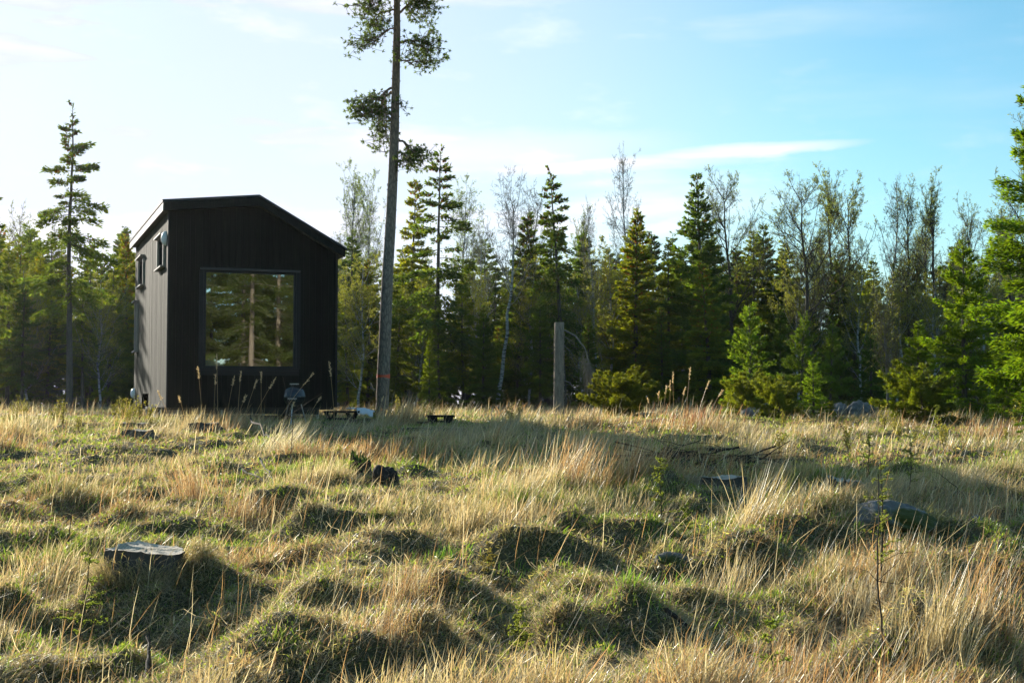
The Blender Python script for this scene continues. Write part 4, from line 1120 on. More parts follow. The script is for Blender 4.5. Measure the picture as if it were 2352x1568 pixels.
# ------------------------------------------------------------------ broken trunk with hanging dead branch
def build_snag():
    D = 34.0
    g0 = at(1283, D)
    th = thing('broken_tree_trunk', g0, 'tall sawn off dead trunk with a drooping grey branch on its right', 'dead tree')
    rg = np.random.default_rng(21)
    top = sub(th, P(1284, 741, D))[2]
    zz = np.linspace(0, top, 22)
    pts = np.stack([np.linspace(0, .02, 22), np.zeros(22), zz], 1); pts[0, 2] = -.3
    rad = np.interp(zz, [0, .3, 1.5, top], [.150, .135, .125, .118]) * (1 + rg.normal(0, .015, 22))
    g = Geo(); g.smooth = True; g.tubes(pts, rad, 18)
    n = 260; k = rg.integers(1, 20, n); a = rg.uniform(0, 6.28, n); dv = np.stack([np.cos(a), np.sin(a), np.zeros(n)], 1)
    g.diamonds(pts[k] + dv * (rad[k] * .95)[:, None] + rg.uniform(-.06, .06, (n, 1)) * [0, 0, 1], dv * .5 + [0, 0, -1.], .06, .04, (1, 1, 1), rng=rg)
    g.obj('trunk', M['snag_bark'], th)
    g = Geo(); ang = np.arange(18) * 2 * np.pi / 18
    c = np.stack([.02 + .114 * np.cos(ang), .114 * np.sin(ang), np.full(18, top + .003) + .012 * np.sin(3 * ang)], 1)
    g.poly(np.concatenate([c, [[.02, 0, top + .01]]]), [[i, (i + 1) % 18, 18] for i in range(18)])
    g.obj('cut_face', M['cut'], th)
    def curve(name, wp, r, n=14, jit=.01):
        w_ = np.array([sub(th, P(x, y, D + o)) for x, y, o in wp]); t = np.linspace(0, 1, n); tw = np.linspace(0, 1, len(w_))
        lp = np.stack([np.interp(t, tw, w_[:, k]) for k in range(3)], 1)
        for _ in range(2): lp[1:-1] = (lp[:-2] + 2 * lp[1:-1] + lp[2:]) / 4
        lp[1:] += rg.normal(0, jit, (n - 1, 3)); return lp, r * (1 - .7 * t)
    g = Geo(); lp, rr = curve('b', [(1292, 758, 0), (1312, 763, -.2), (1335, 785, -.35), (1347, 808, -.45), (1352, 835, -.5), (1362, 862, -.5), (1372, 872, -.5)], .022, 18)
    g.tubes(lp, rr, 6)
    g.obj('branch', M['grey_twig'], th)
    # the mass of fine dead twigs on its end
    g = Geo(); m = 260
    f = rg.beta(4, 2.2, m) * .45 + .42; i0 = (f * 17).astype(int); s0 = lp[i0]
    lx = rg.normal(-.07, .11, m); L = rg.uniform(.1, 1.0, m) ** 1.3 * .75
    q = np.linspace(0, 1, 5)
    pt = s0[:, None] + np.stack([lx[:, None] * q ** .6, rg.normal(0, .09, (m, 1)) * q, -L[:, None] * q ** 1.5], -1)
    pt[:, 1:] += rg.normal(0, .012, (m, 4, 3))
    g.tubes(pt, np.tile(.003 * (1 - .6 * q), (m, 1)), 3)
    g.obj('dead_twigs', M['grey_twig'], th)
    for wp, r in (([(1290, 772, 0), (1306, 778, .1), (1320, 790, .2)], .012), ([(1292, 790, 0), (1304, 800, -.2), (1320, 820, -.3)], .012),
                  ([(1290, 868, 0), (1310, 880, -.3), (1330, 898, -.5)], .018), ([(1290, 905, 0), (1312, 906, .2)], .01), ([(1278, 900, 0), (1262, 915, -.2)], .009)):
        g = Geo(); lp2, rr2 = curve('b', wp, r, 8, .012); g.tubes(lp2, rr2, 5)
        k = rg.integers(2, 8, 14); a0 = lp2[k]; a1 = a0 + rg.normal(0, .08, (14, 3)) + [0, 0, -.06]
        g.tubes(np.stack([a0, a1], 1), np.tile([.004, .002], (14, 1)), 3)
        g.obj('branch', M['grey_twig'], th)
build_snag()

# ------------------------------------------------------------------ cabin
def build_cabin():
    org = np.array([CAB_A[0], CAB_A[1], 1.10])
    th = thing('tiny_cabin', org, 'black board clad tiny cabin on a trailer with one large square window', 'cabin', rz=TH)
    Z0 = 1.42 - org[2]                       # underside of the cladding
    ZL, ZR, ZT = 5.31 - org[2], 4.58 - org[2], 5.49 - org[2]      # wall tops: left eave, right eave, ridge
    TR = 1.75
    Wd, Ln = CAB_W, CAB_L
    def ztop(u): return np.interp(u, [0, TR, Wd], [ZL, ZT, ZR])
    rg = np.random.default_rng(2)
    # window holes: front u0,u1,z0,z1 ; left s0,s1,z0,z1
    FW = (.68, 2.55, 2.20 - org[2], 4.17 - org[2])
    LW = [(.50, 1.55, 4.28 - org[2], 4.90 - org[2]), (4.62, 5.70, 4.24 - org[2], 4.88 - org[2]), (5.95, 6.45, 2.76 - org[2], 3.92 - org[2])]
    ARCH = (3.45, 4.75, Z0 - .01, 1.72 - org[2])
    def cladding(length, place, top, holes, name, bw=.125, gap=.007, lit_tone=1.0):
        g = Geo(); gb = Geo(); u = 0.0
        while u < length - .02:
            w_ = min(bw * rg.choice([.8, 1., 1., 1.15]), length - u)
            u0, u1 = u + gap / 2, u + w_ - gap / 2
            segs = [(Z0, None)]
            cut = sorted([(h[2], h[3]) for h in holes if u1 > h[0] and u0 < h[1]])
            spans = []; zlo = Z0
            for a, b in cut:
                if a > zlo: spans.append((zlo, a))
                zlo = b
            spans.append((zlo, None))
            for a, b in spans:
                za = a; zb = [top(u), top(u + w_)] if b is None else [b, b]
                v = []
                for dpt in (-.022, .0):
                    v += [place(u, za, dpt), place(u + w_, za, dpt), place(u + w_, zb[1], dpt), place(u, zb[0], dpt)]
                gb.quads(v, [[4, 5, 6, 7], [0, 3, 2, 1], [0, 1, 5, 4], [2, 3, 7, 6]], (.5, .5, .5))
            pr = rg.uniform(.001, .006)
            shade = rg.uniform(.72, 1.4) * lit_tone
            for a, b in spans:
                za = [a, a]; zb = [top(u0), top(u1)] if b is None else [b, b]
                jj = rg.uniform(-.004, .004)
                if a == Z0: za = [a + jj, a + jj]
                v = []
                for dpt in (.001, .022 + pr):
                    v += [place(u0, za[0], dpt), place(u1, za[1], dpt), place(u1, zb[1], dpt), place(u0, zb[0], dpt)]
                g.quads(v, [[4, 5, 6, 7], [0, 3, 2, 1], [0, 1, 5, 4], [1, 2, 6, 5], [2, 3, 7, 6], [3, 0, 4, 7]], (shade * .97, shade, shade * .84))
            u += w_
        wl = g.obj(name, M['boards'], th); gb.obj('sheathing', M['dark'], wl)
    cladding(Wd, lambda u, z, d: (u, -d, z), ztop, [FW], 'front_wall', lit_tone=.42)  # front boards darkened in colour to read as shaded
    cladding(Ln, lambda u, z, d: (-d, u, z), lambda u: ZL, LW + [ARCH], 'side_wall', bw=.105, lit_tone=2.6)  # same stain, lightened in colour to read as sunlit
    cladding(Ln, lambda u, z, d: (Wd + d, u, z), lambda u: ZR, [ARCH], 'side_wall')
    cladding(Wd, lambda u, z, d: (u, Ln + d, z), ztop, [], 'back_wall')
    # corner boards
    for (x, y, zt) in ((-.012, -.012, ZL), (Wd + .012, -.012, ZR)):
        g = Geo(); g.box((x, y - .006, (Z0 + zt) / 2), (.018, .024, (zt - Z0) / 2)); g.obj('corner_board', M['black_trim'], th)
    # inner shell (dark room)
    g = Geo()
    t_ = .012
    zf = Z0 + .32
    g.quads([(t_, t_ + .06, zf), (Wd - t_, t_ + .06, zf), (Wd - t_, Ln - t_, zf), (t_, Ln - t_, zf)], [[0, 1, 2, 3]])
    g.quads([(t_, Ln - .3, Z0), (Wd - t_, Ln - .3, Z0), (Wd - t_, Ln - .3, ZR), (t_, Ln - .3, ZR)], [[0, 1, 2, 3]])
    g.obj('interior', M['dark'], th)
    g = Geo(); g.box((Wd / 2, Ln / 2, Z0 - .02), (Wd / 2 - .03, Ln / 2 - .03, .03)); g.obj('floor_frame', M['dark'], th)
    # roof: two slabs with front/back overhang
    oh_f, oh_l, oh_r, oh_b = .22, .13, .14, .12
    sl_l = (ZT - ZL) / TR; sl_r = (ZT - ZR) / (Wd - TR)
    zl = ZL - sl_l * oh_l; zr = ZR - sl_r * oh_r
    th_ = .17
    def prism(ps, y0, y1, name, mat, par=th):
        g = Geo(); n = len(ps)
        v = [(x, y0, z) for x, z in ps] + [(x, y1, z) for x, z in ps]
        g.poly(v, [list(range(n))[::-1], [n + i for i in range(n)]] + [[i, (i + 1) % n, n + (i + 1) % n, n + i] for i in range(n)])
        return g.obj(name, mat, par)
    roof = prism([(-oh_l, zl + .02), (TR, ZT + .02), (Wd + oh_r, zr + .02), (Wd + oh_r, zr + th_), (TR, ZT + th_), (-oh_l, zl + th_)], -oh_f + .025, Ln + oh_b, 'roof', M['soffit'])
    # standing metal sheet on top
    g = Geo()
    e = .035
    A = (-oh_l - e, zl + th_ + .004 - sl_l * e); B = (TR, ZT + th_ + .004); Cc = (Wd + oh_r + e, zr + th_ + .004 - sl_r * e)
    for p, q in ((A, B), (B, Cc)):
        v = [(p[0], -oh_f - .03, p[1]), (q[0], -oh_f - .03, q[1]), (q[0], Ln + oh_b, q[1]), (p[0], Ln + oh_b, p[1])]
        v2 = [(a, b, c + .022) for a, b, c in v]
        g.quads(v + v2, [[0, 3, 2, 1], [4, 5, 6, 7], [0, 1, 5, 4], [1, 2, 6, 5], [2, 3, 7, 6], [3, 0, 4, 7]])
    g.obj('roof_sheet', M['black_metal'], roof)
    g = Geo()
    for k in range(26):
        y = -oh_f + k * .29
        for p, q in ((A, B), (B, Cc)):
            v = [(p[0], y, p[1] + .02), (q[0], y, q[1] + .02), (q[0], y + .03, q[1] + .02), (p[0], y + .03, p[1] + .02)]
            v2 = [(a, b, c + .025) for a, b, c in v]
            g.quads(v + v2, [[4, 5, 6, 7], [0, 1, 5, 4], [1, 2, 6, 5], [2, 3, 7, 6], [3, 0, 4, 7]])
    g.obj('roof_rib', M['black_metal'], roof)
    # fascia boards
    prism([(-oh_l, zl), (TR, ZT), (TR, ZT + th_ - .002), (-oh_l, zl + th_ - .002)], -oh_f - .003, -oh_f + .022, 'fascia', M['boards'], roof)
    prism([(TR + .002, ZT), (Wd + oh_r, zr), (Wd + oh_r, zr + th_ - .002), (TR + .002, ZT + th_ - .002)], -oh_f - .003, -oh_f + .022, 'fascia', M['boards'], roof)
    g = Geo(); g.box((-oh_l - .014, (Ln + oh_b - oh_f) / 2, zl + .055), (.012, (Ln + oh_b + oh_f) / 2, .06)); g.obj('eave_board', M['fascia'], roof)
    g = Geo(); g.box((-oh_l - .008, (Ln + oh_b - oh_f) / 2, zl + .145), (.008, (Ln + oh_b + oh_f) / 2, .025)); g.obj('eave_drip', M['black_metal'], roof)
    # big window
    u0, u1, z0, z1 = FW
    wn = Geo(); fr = .05
    for c, h in (((u0 + u1) / 2, z0 + fr / 2), ((u0 + u1) / 2, z1 - fr / 2)):
        wn.box((c, -.01, h), ((u1 - u0) / 2, .03, fr / 2))
    for x in (u0 + fr / 2, u1 - fr / 2): wn.box((x, -.01, (z0 + z1) / 2), (fr / 2, .03, (z1 - z0) / 2 - fr))
    win = wn.obj('window', M['black_trim'], th)
    g = Geo(); g.quads([(u0 + fr, .0, z0 + fr), (u1 - fr, .0, z0 + fr), (u1 - fr, .0, z1 - fr), (u0 + fr, .0, z1 - fr)], [[0, 1, 2, 3]])
    g.obj('pane', M['glass'], win)
    g = Geo(); g.box(((u0 + u1) / 2 - .02, -.055, z0 - .022), ((u1 - u0) / 2 + .07, .05, .02)); g.box(((u0 + u1) / 2, -.036, z0 - .09), ((u1 - u0) / 2 + .06, .012, .045))
    g.obj('sill', M['black_trim'], win)
    g = Geo(); g.box(((u0 + u1) / 2, -.06, z1 + .022), ((u1 - u0) / 2 + .07, .055, .018)); g.obj('hood', M['black_metal'], win)
    for x in (u0 - .045, u1 + .045):
        g = Geo(); g.box((x, -.036, (z0 + z1) / 2), (.04, .014, (z1 - z0) / 2)); g.obj('casing', M['black_trim'], win)
    # side windows
    for s0, s1, a, b in LW:
        g = Geo(); f = .04
        for zc in (a + f / 2, b - f / 2): g.box((-.005, (s0 + s1) / 2, zc), (.025, (s1 - s0) / 2, f / 2))
        for yc in (s0 + f / 2, s1 - f / 2): g.box((-.005, yc, (a + b) / 2), (.025, f / 2, (b - a) / 2 - f))
        wn = g.obj('window', M['black_trim'], th)
        g = Geo(); g.quads([(.0, s0 + f, a + f), (.0, s1 - f, a + f), (.0, s1 - f, b - f), (.0, s0 + f, b - f)], [[0, 3, 2, 1]]); g.obj('pane', M['glass'], wn)
        for yc in (s0 - .03, s1 + .03):
            g = Geo(); g.box((-.045, yc, (a + b) / 2), (.025, .026, (b - a) / 2)); g.obj('casing', M['fascia'], wn)
        g = Geo(); g.box((-.075, (s0 + s1) / 2, b + .02), (.06, (s1 - s0) / 2 + .1, .013)); g.obj('hood', M['fascia'], wn)
        g = Geo(); g.box((-.07, (s0 + s1) / 2, a - .02), (.055, (s1 - s0) / 2 + .07, .013)); g.obj('sill', M['fascia'], wn)
    # vent hoods: half bowls
    for s0, zc, r in ((.28, 4.80 - org[2], .15), (6.6, 1.74 - org[2], .13)):
        g = Geo(); g.smooth = True
        A_, B_ = 8, 16; v = []
        for i in range(A_ + 1):
            ph = i / A_ * math.pi / 2
            for j in range(B_):
                a = j / B_ * 2 * math.pi
                v.append((-.03 - .10 * math.cos(ph) * 1.0 + 0, s0 + r * .8 * math.sin(ph) * math.cos(a), zc + r * math.sin(ph) * math.sin(a)))
        g.quads(v, [[i * B_ + j, i * B_ + (j + 1) % B_, (i + 1) * B_ + (j + 1) % B_, (i + 1) * B_ + j] for i in range(A_) for j in range(B_)])
        g.obj('vent_cover', M['white_plastic'], th)
    # trailer: beams, wheels, jacks
    g = Geo()
    for x in (.35, Wd - .35): g.box((x, Ln / 2, Z0 - .10), (.05, Ln / 2 - .2, .05))
    for y in (.3, 2.4, 5.0, Ln - .4): g.box((Wd / 2, y, Z0 - .10), (Wd / 2 - .42, .04, .04))
    g.obj('trailer_frame', M['black_metal'], th)
    for x in (.22, Wd - .22):
        for y in (3.78, 4.42):
            g = Geo(); g.smooth = True
            prof = [(.14, -.09), (.27, -.095), (.29, -.07), (.295, 0), (.29, .07), (.27, .095), (.14, .09)]; B_ = 28; v = []
            for r, o in prof:
                for j in range(B_):
                    a = j / B_ * 2 * math.pi; v.append((x + o, y + r * math.cos(a), .285 + r * math.sin(a) - .0))
            g.quads(v, [[i * B_ + j, i * B_ + (j + 1) % B_, (i + 1) * B_ + (j + 1) % B_, (i + 1) * B_ + j] for i in range(len(prof) - 1) for j in range(B_)])
            wh = g.obj('wheel', M['rubber'], th)
            g = Geo(); g.tubes([(x - .07, y, .285), (x + .07, y, .285)], [.14, .14], 20, cap=True); g.obj('rim', M['steel'], wh)
    for x, y in ((.25, .3), (1.1, .25), (Wd - .3, .3), (.25, Ln - .4), (Wd - .3, Ln - .4), (.2, 2.9)):
        g = Geo(); g.tubes([(x, y, -.15), (x, y, Z0 - .05)], [.03, .03], 10, cap=True); g.box((x, y, -.0), (.08, .08, .012)); g.obj('jack', M['steel'], th)
    g = Geo(); g.box((.1, 3.25, Z0 - .14), (.015, .10, .14)); g.obj('mud_flap', M['white_plastic'], th)
    # bedding inside
    bx = Geo(); n = 24
    xs = np.linspace(.12, 1.25, n); ys = np.linspace(.18, 1.6, n); X, Y = np.meshgrid(xs, ys)
    ed = np.minimum(np.minimum(X - .12, 1.25 - X) / .18, np.minimum(Y - .18, 1.6 - Y) / .18).clip(0, 1) ** .5
    zb = FW[2] - .22
    Zs = zb + .02 + ed * (.36 + .05 * (vnoise(X * 4, Y * 4) - .5) + .06 * (X < .7))
    i = np.arange(n - 1)[:, None] * n + np.arange(n - 1)[None]
    bx.quads(np.stack([X, Y, Zs], -1).reshape(-1, 3), np.stack([i, i + 1, i + n + 1, i + n], -1).reshape(-1, 4))
    cs, sn = math.cos(TH), math.sin(TH)
    bed = thing('bed', (org[0], org[1], org[2]), 'pale blue bedding seen through the lower left of the large window', 'bed', rz=TH)
    bx.obj('duvet', M['bed'], bed, smooth=True)
    g = Geo(); g.box((.69, .89, (zb + zf) / 2), (.58, .72, (zb - zf) / 2)); g.obj('bed_base', M['dark'], bed)
build_cabin()

# ------------------------------------------------------------------ kettle grill
def build_grill():
    D = 26.0
    g0 = at(674, D); c = P(676, 910, D)
    th = thing('kettle_grill', (c[0], c[1], g0[2]), 'black kettle grill on thin legs in front of the cabin', 'grill')
    h = c[2] - g0[2]; r = .205
    def lathe(prof, name, mat, k=40, par=th):
        g = Geo(); g.smooth = True; v = []
        for rr, zz in prof:
            for j in range(k):
                a = j / k * 2 * math.pi; v.append((rr * math.cos(a), rr * math.sin(a), zz))
        g.quads(v, [[i * k + j, i * k + (j + 1) % k, (i + 1) * k + (j + 1) % k, (i + 1) * k + j] for i in range(len(prof) - 1) for j in range(k)])
        return g.obj(name, mat, par)
    lid = lathe([(r + .012, h - .012), (r + .012, h + .004), (r, h + .03), (r * .96, h + .07), (r * .85, h + .115), (r * .65, h + .15), (r * .35, h + .172), (.001, h + .178)], 'lid', M['enamel'])
    lathe([(r + .008, h - .015), (r, h - .04), (r * .93, h - .09), (r * .75, h - .14), (r * .45, h - .17), (.001, h - .18)], 'bowl', M['enamel'])
    def handle(y, z, w_, name, par):
        g = Geo(); g.tubes([(-w_, y, z), (w_, y, z)], [.011, .011], 10, cap=True)
        g.tubes([(-w_ * .6, y, z), (-w_ * .6, y * .9, z - .03)], [.005, .005], 6); g.tubes([(w_ * .6, y, z), (w_ * .6, y * .9, z - .03)], [.005, .005], 6)
        g.obj(name, M['handle'], par)
    handle(-.01, h + .235, .085, 'handle', lid)
    g = Geo()
    for s in (-1, 1): g.tubes([(s * .05, -.01, h + .165), (s * .055, -.01, h + .235)], [.006, .006], 6)
    g.obj('handle_bracket', M['enamel'], lid)
    handle(-.245, h - .045, .085, 'handle', th)
    g = Geo(); a = np.linspace(0, 2 * np.pi, 25); g.tubes(np.stack([.05 * np.cos(a), -.125 + .025 * np.sin(a), h + .135 + .012 * np.sin(a)], 1), np.full(25, .003), 6); g.obj('vent_ring', M['steel'], lid)
    for k, (x, y) in enumerate(((-.02, -.22), (.19, .13), (-.2, .12))):
        g = Geo(); g.tubes([(x * .6, y * .6, h - .13), (x * 1.15, y * 1.15, -.03)], [.010, .010], 8, cap=True); g.obj('leg', M['steel'], th)
    lathe([(.02, h - .36), (.11, h - .355), (.12, h - .34)], 'ash_tray', M['steel'])
build_grill()

# ------------------------------------------------------------------ benches
def rotz(a):
    return np.array([[math.cos(a), -math.sin(a), 0], [math.sin(a), math.cos(a), 0], [0, 0, 1]])
def build_bench_a():
    D = 26.6
    g0 = at(795, D); zt = P(780, 943, D)[2] - g0[2]
    th = thing('low_bench', g0, 'low black plank bench right of the cabin with a cloth on it', 'bench', rz=-.12)
    g = Geo(); g.box((-.05, 0, zt - .02), (.36, .16, .02)); g.obj('seat', M['black_wood'], th)
    for x in (-.30, .12):
        g = Geo(); 
        for s in (-1, 1):
            a = .45 * s
            R = np.array([[math.cos(a), 0, math.sin(a)], [0, 1, 0], [-math.sin(a), 0, math.cos(a)]])
            g.box((x + .03 * s, .02 * s, zt / 2 - .03), (.035, .015, zt / 2 + .02), R)
        g.obj('leg', M['black_wood'], th)
    g = Geo(); g.box((-.1, 0, zt * .35), (.26, .04, .02)); g.obj('stretcher', M['black_wood'], th)
    c = P(828, 944, D)
    g = Geo(); n = 26; rg = np.random.default_rng(4)
    X, Y = np.meshgrid(np.linspace(-.26, .26, n), np.linspace(-.2, .2, n))
    Z = .02 + .03 * vnoise(X * 14 + 5, Y * 14) + .02 * vnoise(X * 30, Y * 30 + 9)
    Z = Z - np.clip(-Y - .15, 0, 1) * 2.0 * (X > -.05) - np.clip(X - .1, 0, 1) * .35
    i = np.arange(n - 1)[:, None] * n + np.arange(n - 1)[None]
    g.quads(np.stack([X, Y, Z], -1).reshape(-1, 3), np.stack([i, i + 1, i + n + 1, i + n], -1).reshape(-1, 4))
    o = g.obj('folded_cloth', M['cloth'], smooth=True); o.location = (c[0], D, g0[2] + zt + .002)
    sm = o.modifiers.new('thickness', 'SOLIDIFY'); sm.thickness = .008
    tag(o, 'pale crumpled cloth draped over the end of the low black bench', 'cloth')
build_bench_a()
def build_bench_b():
    D = 23.5
    g0 = G(1010, 985); D = g0[1]
    zt = P(1010, 953, D)[2] - g0[2]
    th = thing('block_bench', g0, 'low black block bench in the grass right of the tall pine', 'bench', rz=.1)
    g = Geo(); g.box((0.02, 0, zt - .02), (.25, .14, .02)); g.obj('seat', M['black_wood'], th)
    for x in (-.13, .16):
        g = Geo(); g.box((x, 0, zt / 2 - .07), (.085, .12, zt / 2 + .03)); g.obj('leg', M['black_wood'], th)
    g = Geo(); g.box((-.30, 0, zt * .30), (.12, .1, .02)); g.obj('step', M['black_wood'], th)
    g = Geo(); g.box((.0, .0, zt * .42), (.1, .03, .018)); g.obj('stretcher', M['black_wood'], th)
build_bench_b()

# ------------------------------------------------------------------ rocks, logs, sticks
def rock(px, py, sx, sy, sz, label, seed, mat='stone', sink=.3, name='boulder'):
    import bmesh
    bm = bmesh.new(); bmesh.ops.create_icosphere(bm, subdivisions=5, radius=1)
    me = bpy.data.meshes.new(name); bm.to_mesh(me); bm.free()
    v = np.zeros(len(me.vertices) * 3); me.vertices.foreach_get('co', v); v = v.reshape(-1, 3)
    a = vnoise(v[:, 0] * 1.3 + seed * 7 + 20, v[:, 1] * 1.3 + v[:, 2] + 20) ; b = vnoise(v[:, 0] * 3.5 + v[:, 2] * 2 + 40 + seed, v[:, 1] * 3.5 + 40); c3 = vnoise(v[:, 0] * 11 + 60, v[:, 1] * 11 + v[:, 2] * 9 + 60)
    rd = np.abs(vnoise(v[:, 0] * 2.1 + v[:, 2] * 1.7 + 15 + seed, v[:, 1] * 2.1 - v[:, 2] * 1.3 + 90) - .5)
    e4 = vnoise(v[:, 0] * 24 + v[:, 2] * 19 + 60, v[:, 1] * 24 - v[:, 2] * 17 + 160)
    v = v * (.68 + .4 * a + .3 * b + .10 * c3 + .6 * rd + .05 * e4)[:, None]
    v[:, 2] = np.sign(v[:, 2]) * np.abs(v[:, 2]) ** 1.1
    v *= [sx, sy, sz]
    me.vertices.foreach_set('co', v.ravel()); me.polygons.foreach_set('use_smooth', np.ones(len(me.polygons), bool)); me.materials.append(M[mat]); me.update()
    o = link(name, me); g0 = G(px, py); o.location = (g0[0], g0[1], g0[2] + sz * (1 - 2 * sink) * .5); o.rotation_euler = (0, 0, seed)
    return tag(o, label, 'rock', 'stones in the clearing')
rock(2045, 1236, .28, .24, .13, 'mossy pointed boulder among the saplings on the right', 0, sink=.52)
rock(1978, 958, .28, .25, .26, 'pale topped rounded stone below the small spruces', 1, 'grey_stone', .3)
rock(1930, 958, .22, .22, .2, 'grey stone left of the pale topped one', 2, 'grey_stone', .1)
rock(1760, 962, .42, .3, .2, 'flat grey stone below the fallen plank', 3, 'grey_stone', .3)
rock(2240, 1215, .12, .12, .13, 'small pale stone near the right edge', 4, 'grey_stone', .55)
rock(880, 1110, .17, .13, .12, 'dark lump of rotten wood beside the mossy stump', 5, 'dark_log', name='rotten_wood')
rock(1545, 1295, .10, .09, .06, 'small mossy clump in the shaded dip', 6, 'stone', .6)

def stick(pts, r, label, mat='grey_twig', name='fallen_branch', cat='branch', twigs=0, seed=0, k=7, group=None):
    rg = np.random.default_rng(seed + 40)
    th0 = np.array(pts[0]); p = np.array(pts) - th0
    t = np.linspace(0, 1, 12); tw = np.linspace(0, 1, len(p))
    lp = np.stack([np.interp(t, tw, p[:, i]) for i in range(3)], 1); L = np.linalg.norm(p[-1])
    lp[1:-1] = (lp[:-2] + 2 * lp[1:-1] + lp[2:]) / 4
    lp[1:] += rg.normal(0, .008 * L, (11, 3))
    g = Geo(); g.smooth = True; g.tubes(lp, r * (1 - .6 * t) * (1 + rg.normal(0, .08, 12)), k, cap=True)
    for i in range(twigs):
        j = rg.integers(3, 12); d = rg.normal(0, 1, 3); d[2] = abs(d[2]) * .8; d /= np.linalg.norm(d); l = L * rg.uniform(.1, .3)
        q = np.array([lp[j], lp[j] + d * l * .5 + rg.normal(0, .02 * L, 3), lp[j] + d * l]); g.tubes(q, [r * .35, r * .25, r * .12], 4)
    o = g.obj(name, M[mat]); o.location = th0
    return tag(o, label, cat, group)
def gp(px, py, up=0.0):
    g0 = G(px, py); g0[2] += up; return g0
stick([gp(575, 1003, .30), gp(640, 1035, .12), gp(672, 1062, .02)], .016, 'thin dark branch slanting down through the grass below the grill', 'twig_bark', twigs=3, seed=1)
stick([gp(548, 1078, .1), gp(600, 1092, .06), gp(655, 1100, .0)], .014, 'grey fallen branch left of the thorny stems', seed=2, twigs=2)
stick([gp(596, 1068, .16), gp(622, 1090, .06), gp(640, 1105, 0)], .012, 'short grey branch crossing the left fallen one', seed=3)
stick([gp(1625, 1075, .10), gp(1655, 1072, .10), gp(1688, 1072, .10)], .024, 'black rotten log end in the shaded hollow on the right', 'dark_log', 'rotten_log', 'log', seed=4)
stick([gp(1520, 1085, .06), gp(1600, 1088, .04), gp(1690, 1110, .02)], .05, 'long dark log lying in the shaded hollow behind the stump', 'dark_log', 'rotten_log', 'log', seed=5)
stick([gp(1530, 1445, .05), gp(1565, 1452, .03), gp(1620, 1462, .01)], .016, 'short brown log in the dip at the lower right of centre', 'dark_log', 'rotten_log', 'log', seed=6)
stick([gp(340, 1540, .0), gp(341, 1470, .14)][::1], .012, 'thin dead stick standing up at the bottom left', 'twig_bark', 'dead_stick', 'stick', seed=7)
# vertical dead sticks
for i, (px, py, h_, lb) in enumerate([(342, 1560, .28, 'thin dead stick standing at the bottom edge left'), (156, 1245, .42, 'bare forked stick left of the big stump'),
        (1360, 1275, .25, 'thin grey stick standing on the centre mound'), (2190, 1170, .30, 'thin upright stick near the right edge'),
        (2030, 1560, .95, 'long thin straight stem in the lower right foreground'), (1690, 1080, .4, 'thin bare stick behind the long dark log'), (710, 1140, .55, 'thorny bare stem right of the left fallen branch'), (690, 1130, .5, 'bare stem beside the thorny one')]):
    b = gp(px, py); rg = np.random.default_rng(i)
    stick([b, b + [rg.normal(0, .03), 0, h_ * .5], b + [rg.normal(0, .05), .02, h_]], .006 if i else .008, lb, 'twig_bark', 'dead_stick', 'stick', twigs=4, seed=50 + i, k=5)

# heap of old brushwood in the shaded hollow
rg = np.random.default_rng(61); bo = gp(1585, 1082)
m = 170; g = Geo(); a = rg.normal(0, .45, m); L = rg.uniform(.25, .9, m); q = np.linspace(0, 1, 5)
p0 = np.stack([rg.normal(0, .42, m), rg.normal(0, .22, m), np.abs(rg.normal(.05, .09, m))], 1)
dv = np.stack([np.cos(a) * np.sign(rg.normal(size=m)), np.sin(a), rg.normal(.02, .16, m)], 1)
pt = p0[:, None] + dv[:, None] * (L[:, None] * (q - .5))[..., None]; pt[:, :, 2] = np.abs(pt[:, :, 2] - .02) + .01
pt[:, 1:] += rg.normal(0, .012, (m, 4, 3))
g.tubes(pt, rg.uniform(.003, .012, (m, 1)) * (1 - .6 * q), 4)
o = g.obj('brush_pile', M['dark_log']); o.location = bo
tag(o, 'low heap of dark brushwood in the shaded hollow behind the stump', 'brush pile')

# fallen plank
a = gp(1470, 962, .12); b = gp(1700, 936, .22)
th = thing('fallen_plank', a, 'long thin weathered plank lying in the grass before the young spruces', 'plank')
g = Geo(); d = b - a; L = np.linalg.norm(d); ez = d / L; ex = np.cross(ez, [0, 0, 1.]); ex /= np.linalg.norm(ex); ey = np.cross(ex, ez)
g.box(d / 2, (.06, .018, L / 2), np.stack([ex, ey, ez], 1)); g.obj('board', M['bare_plank'], th)

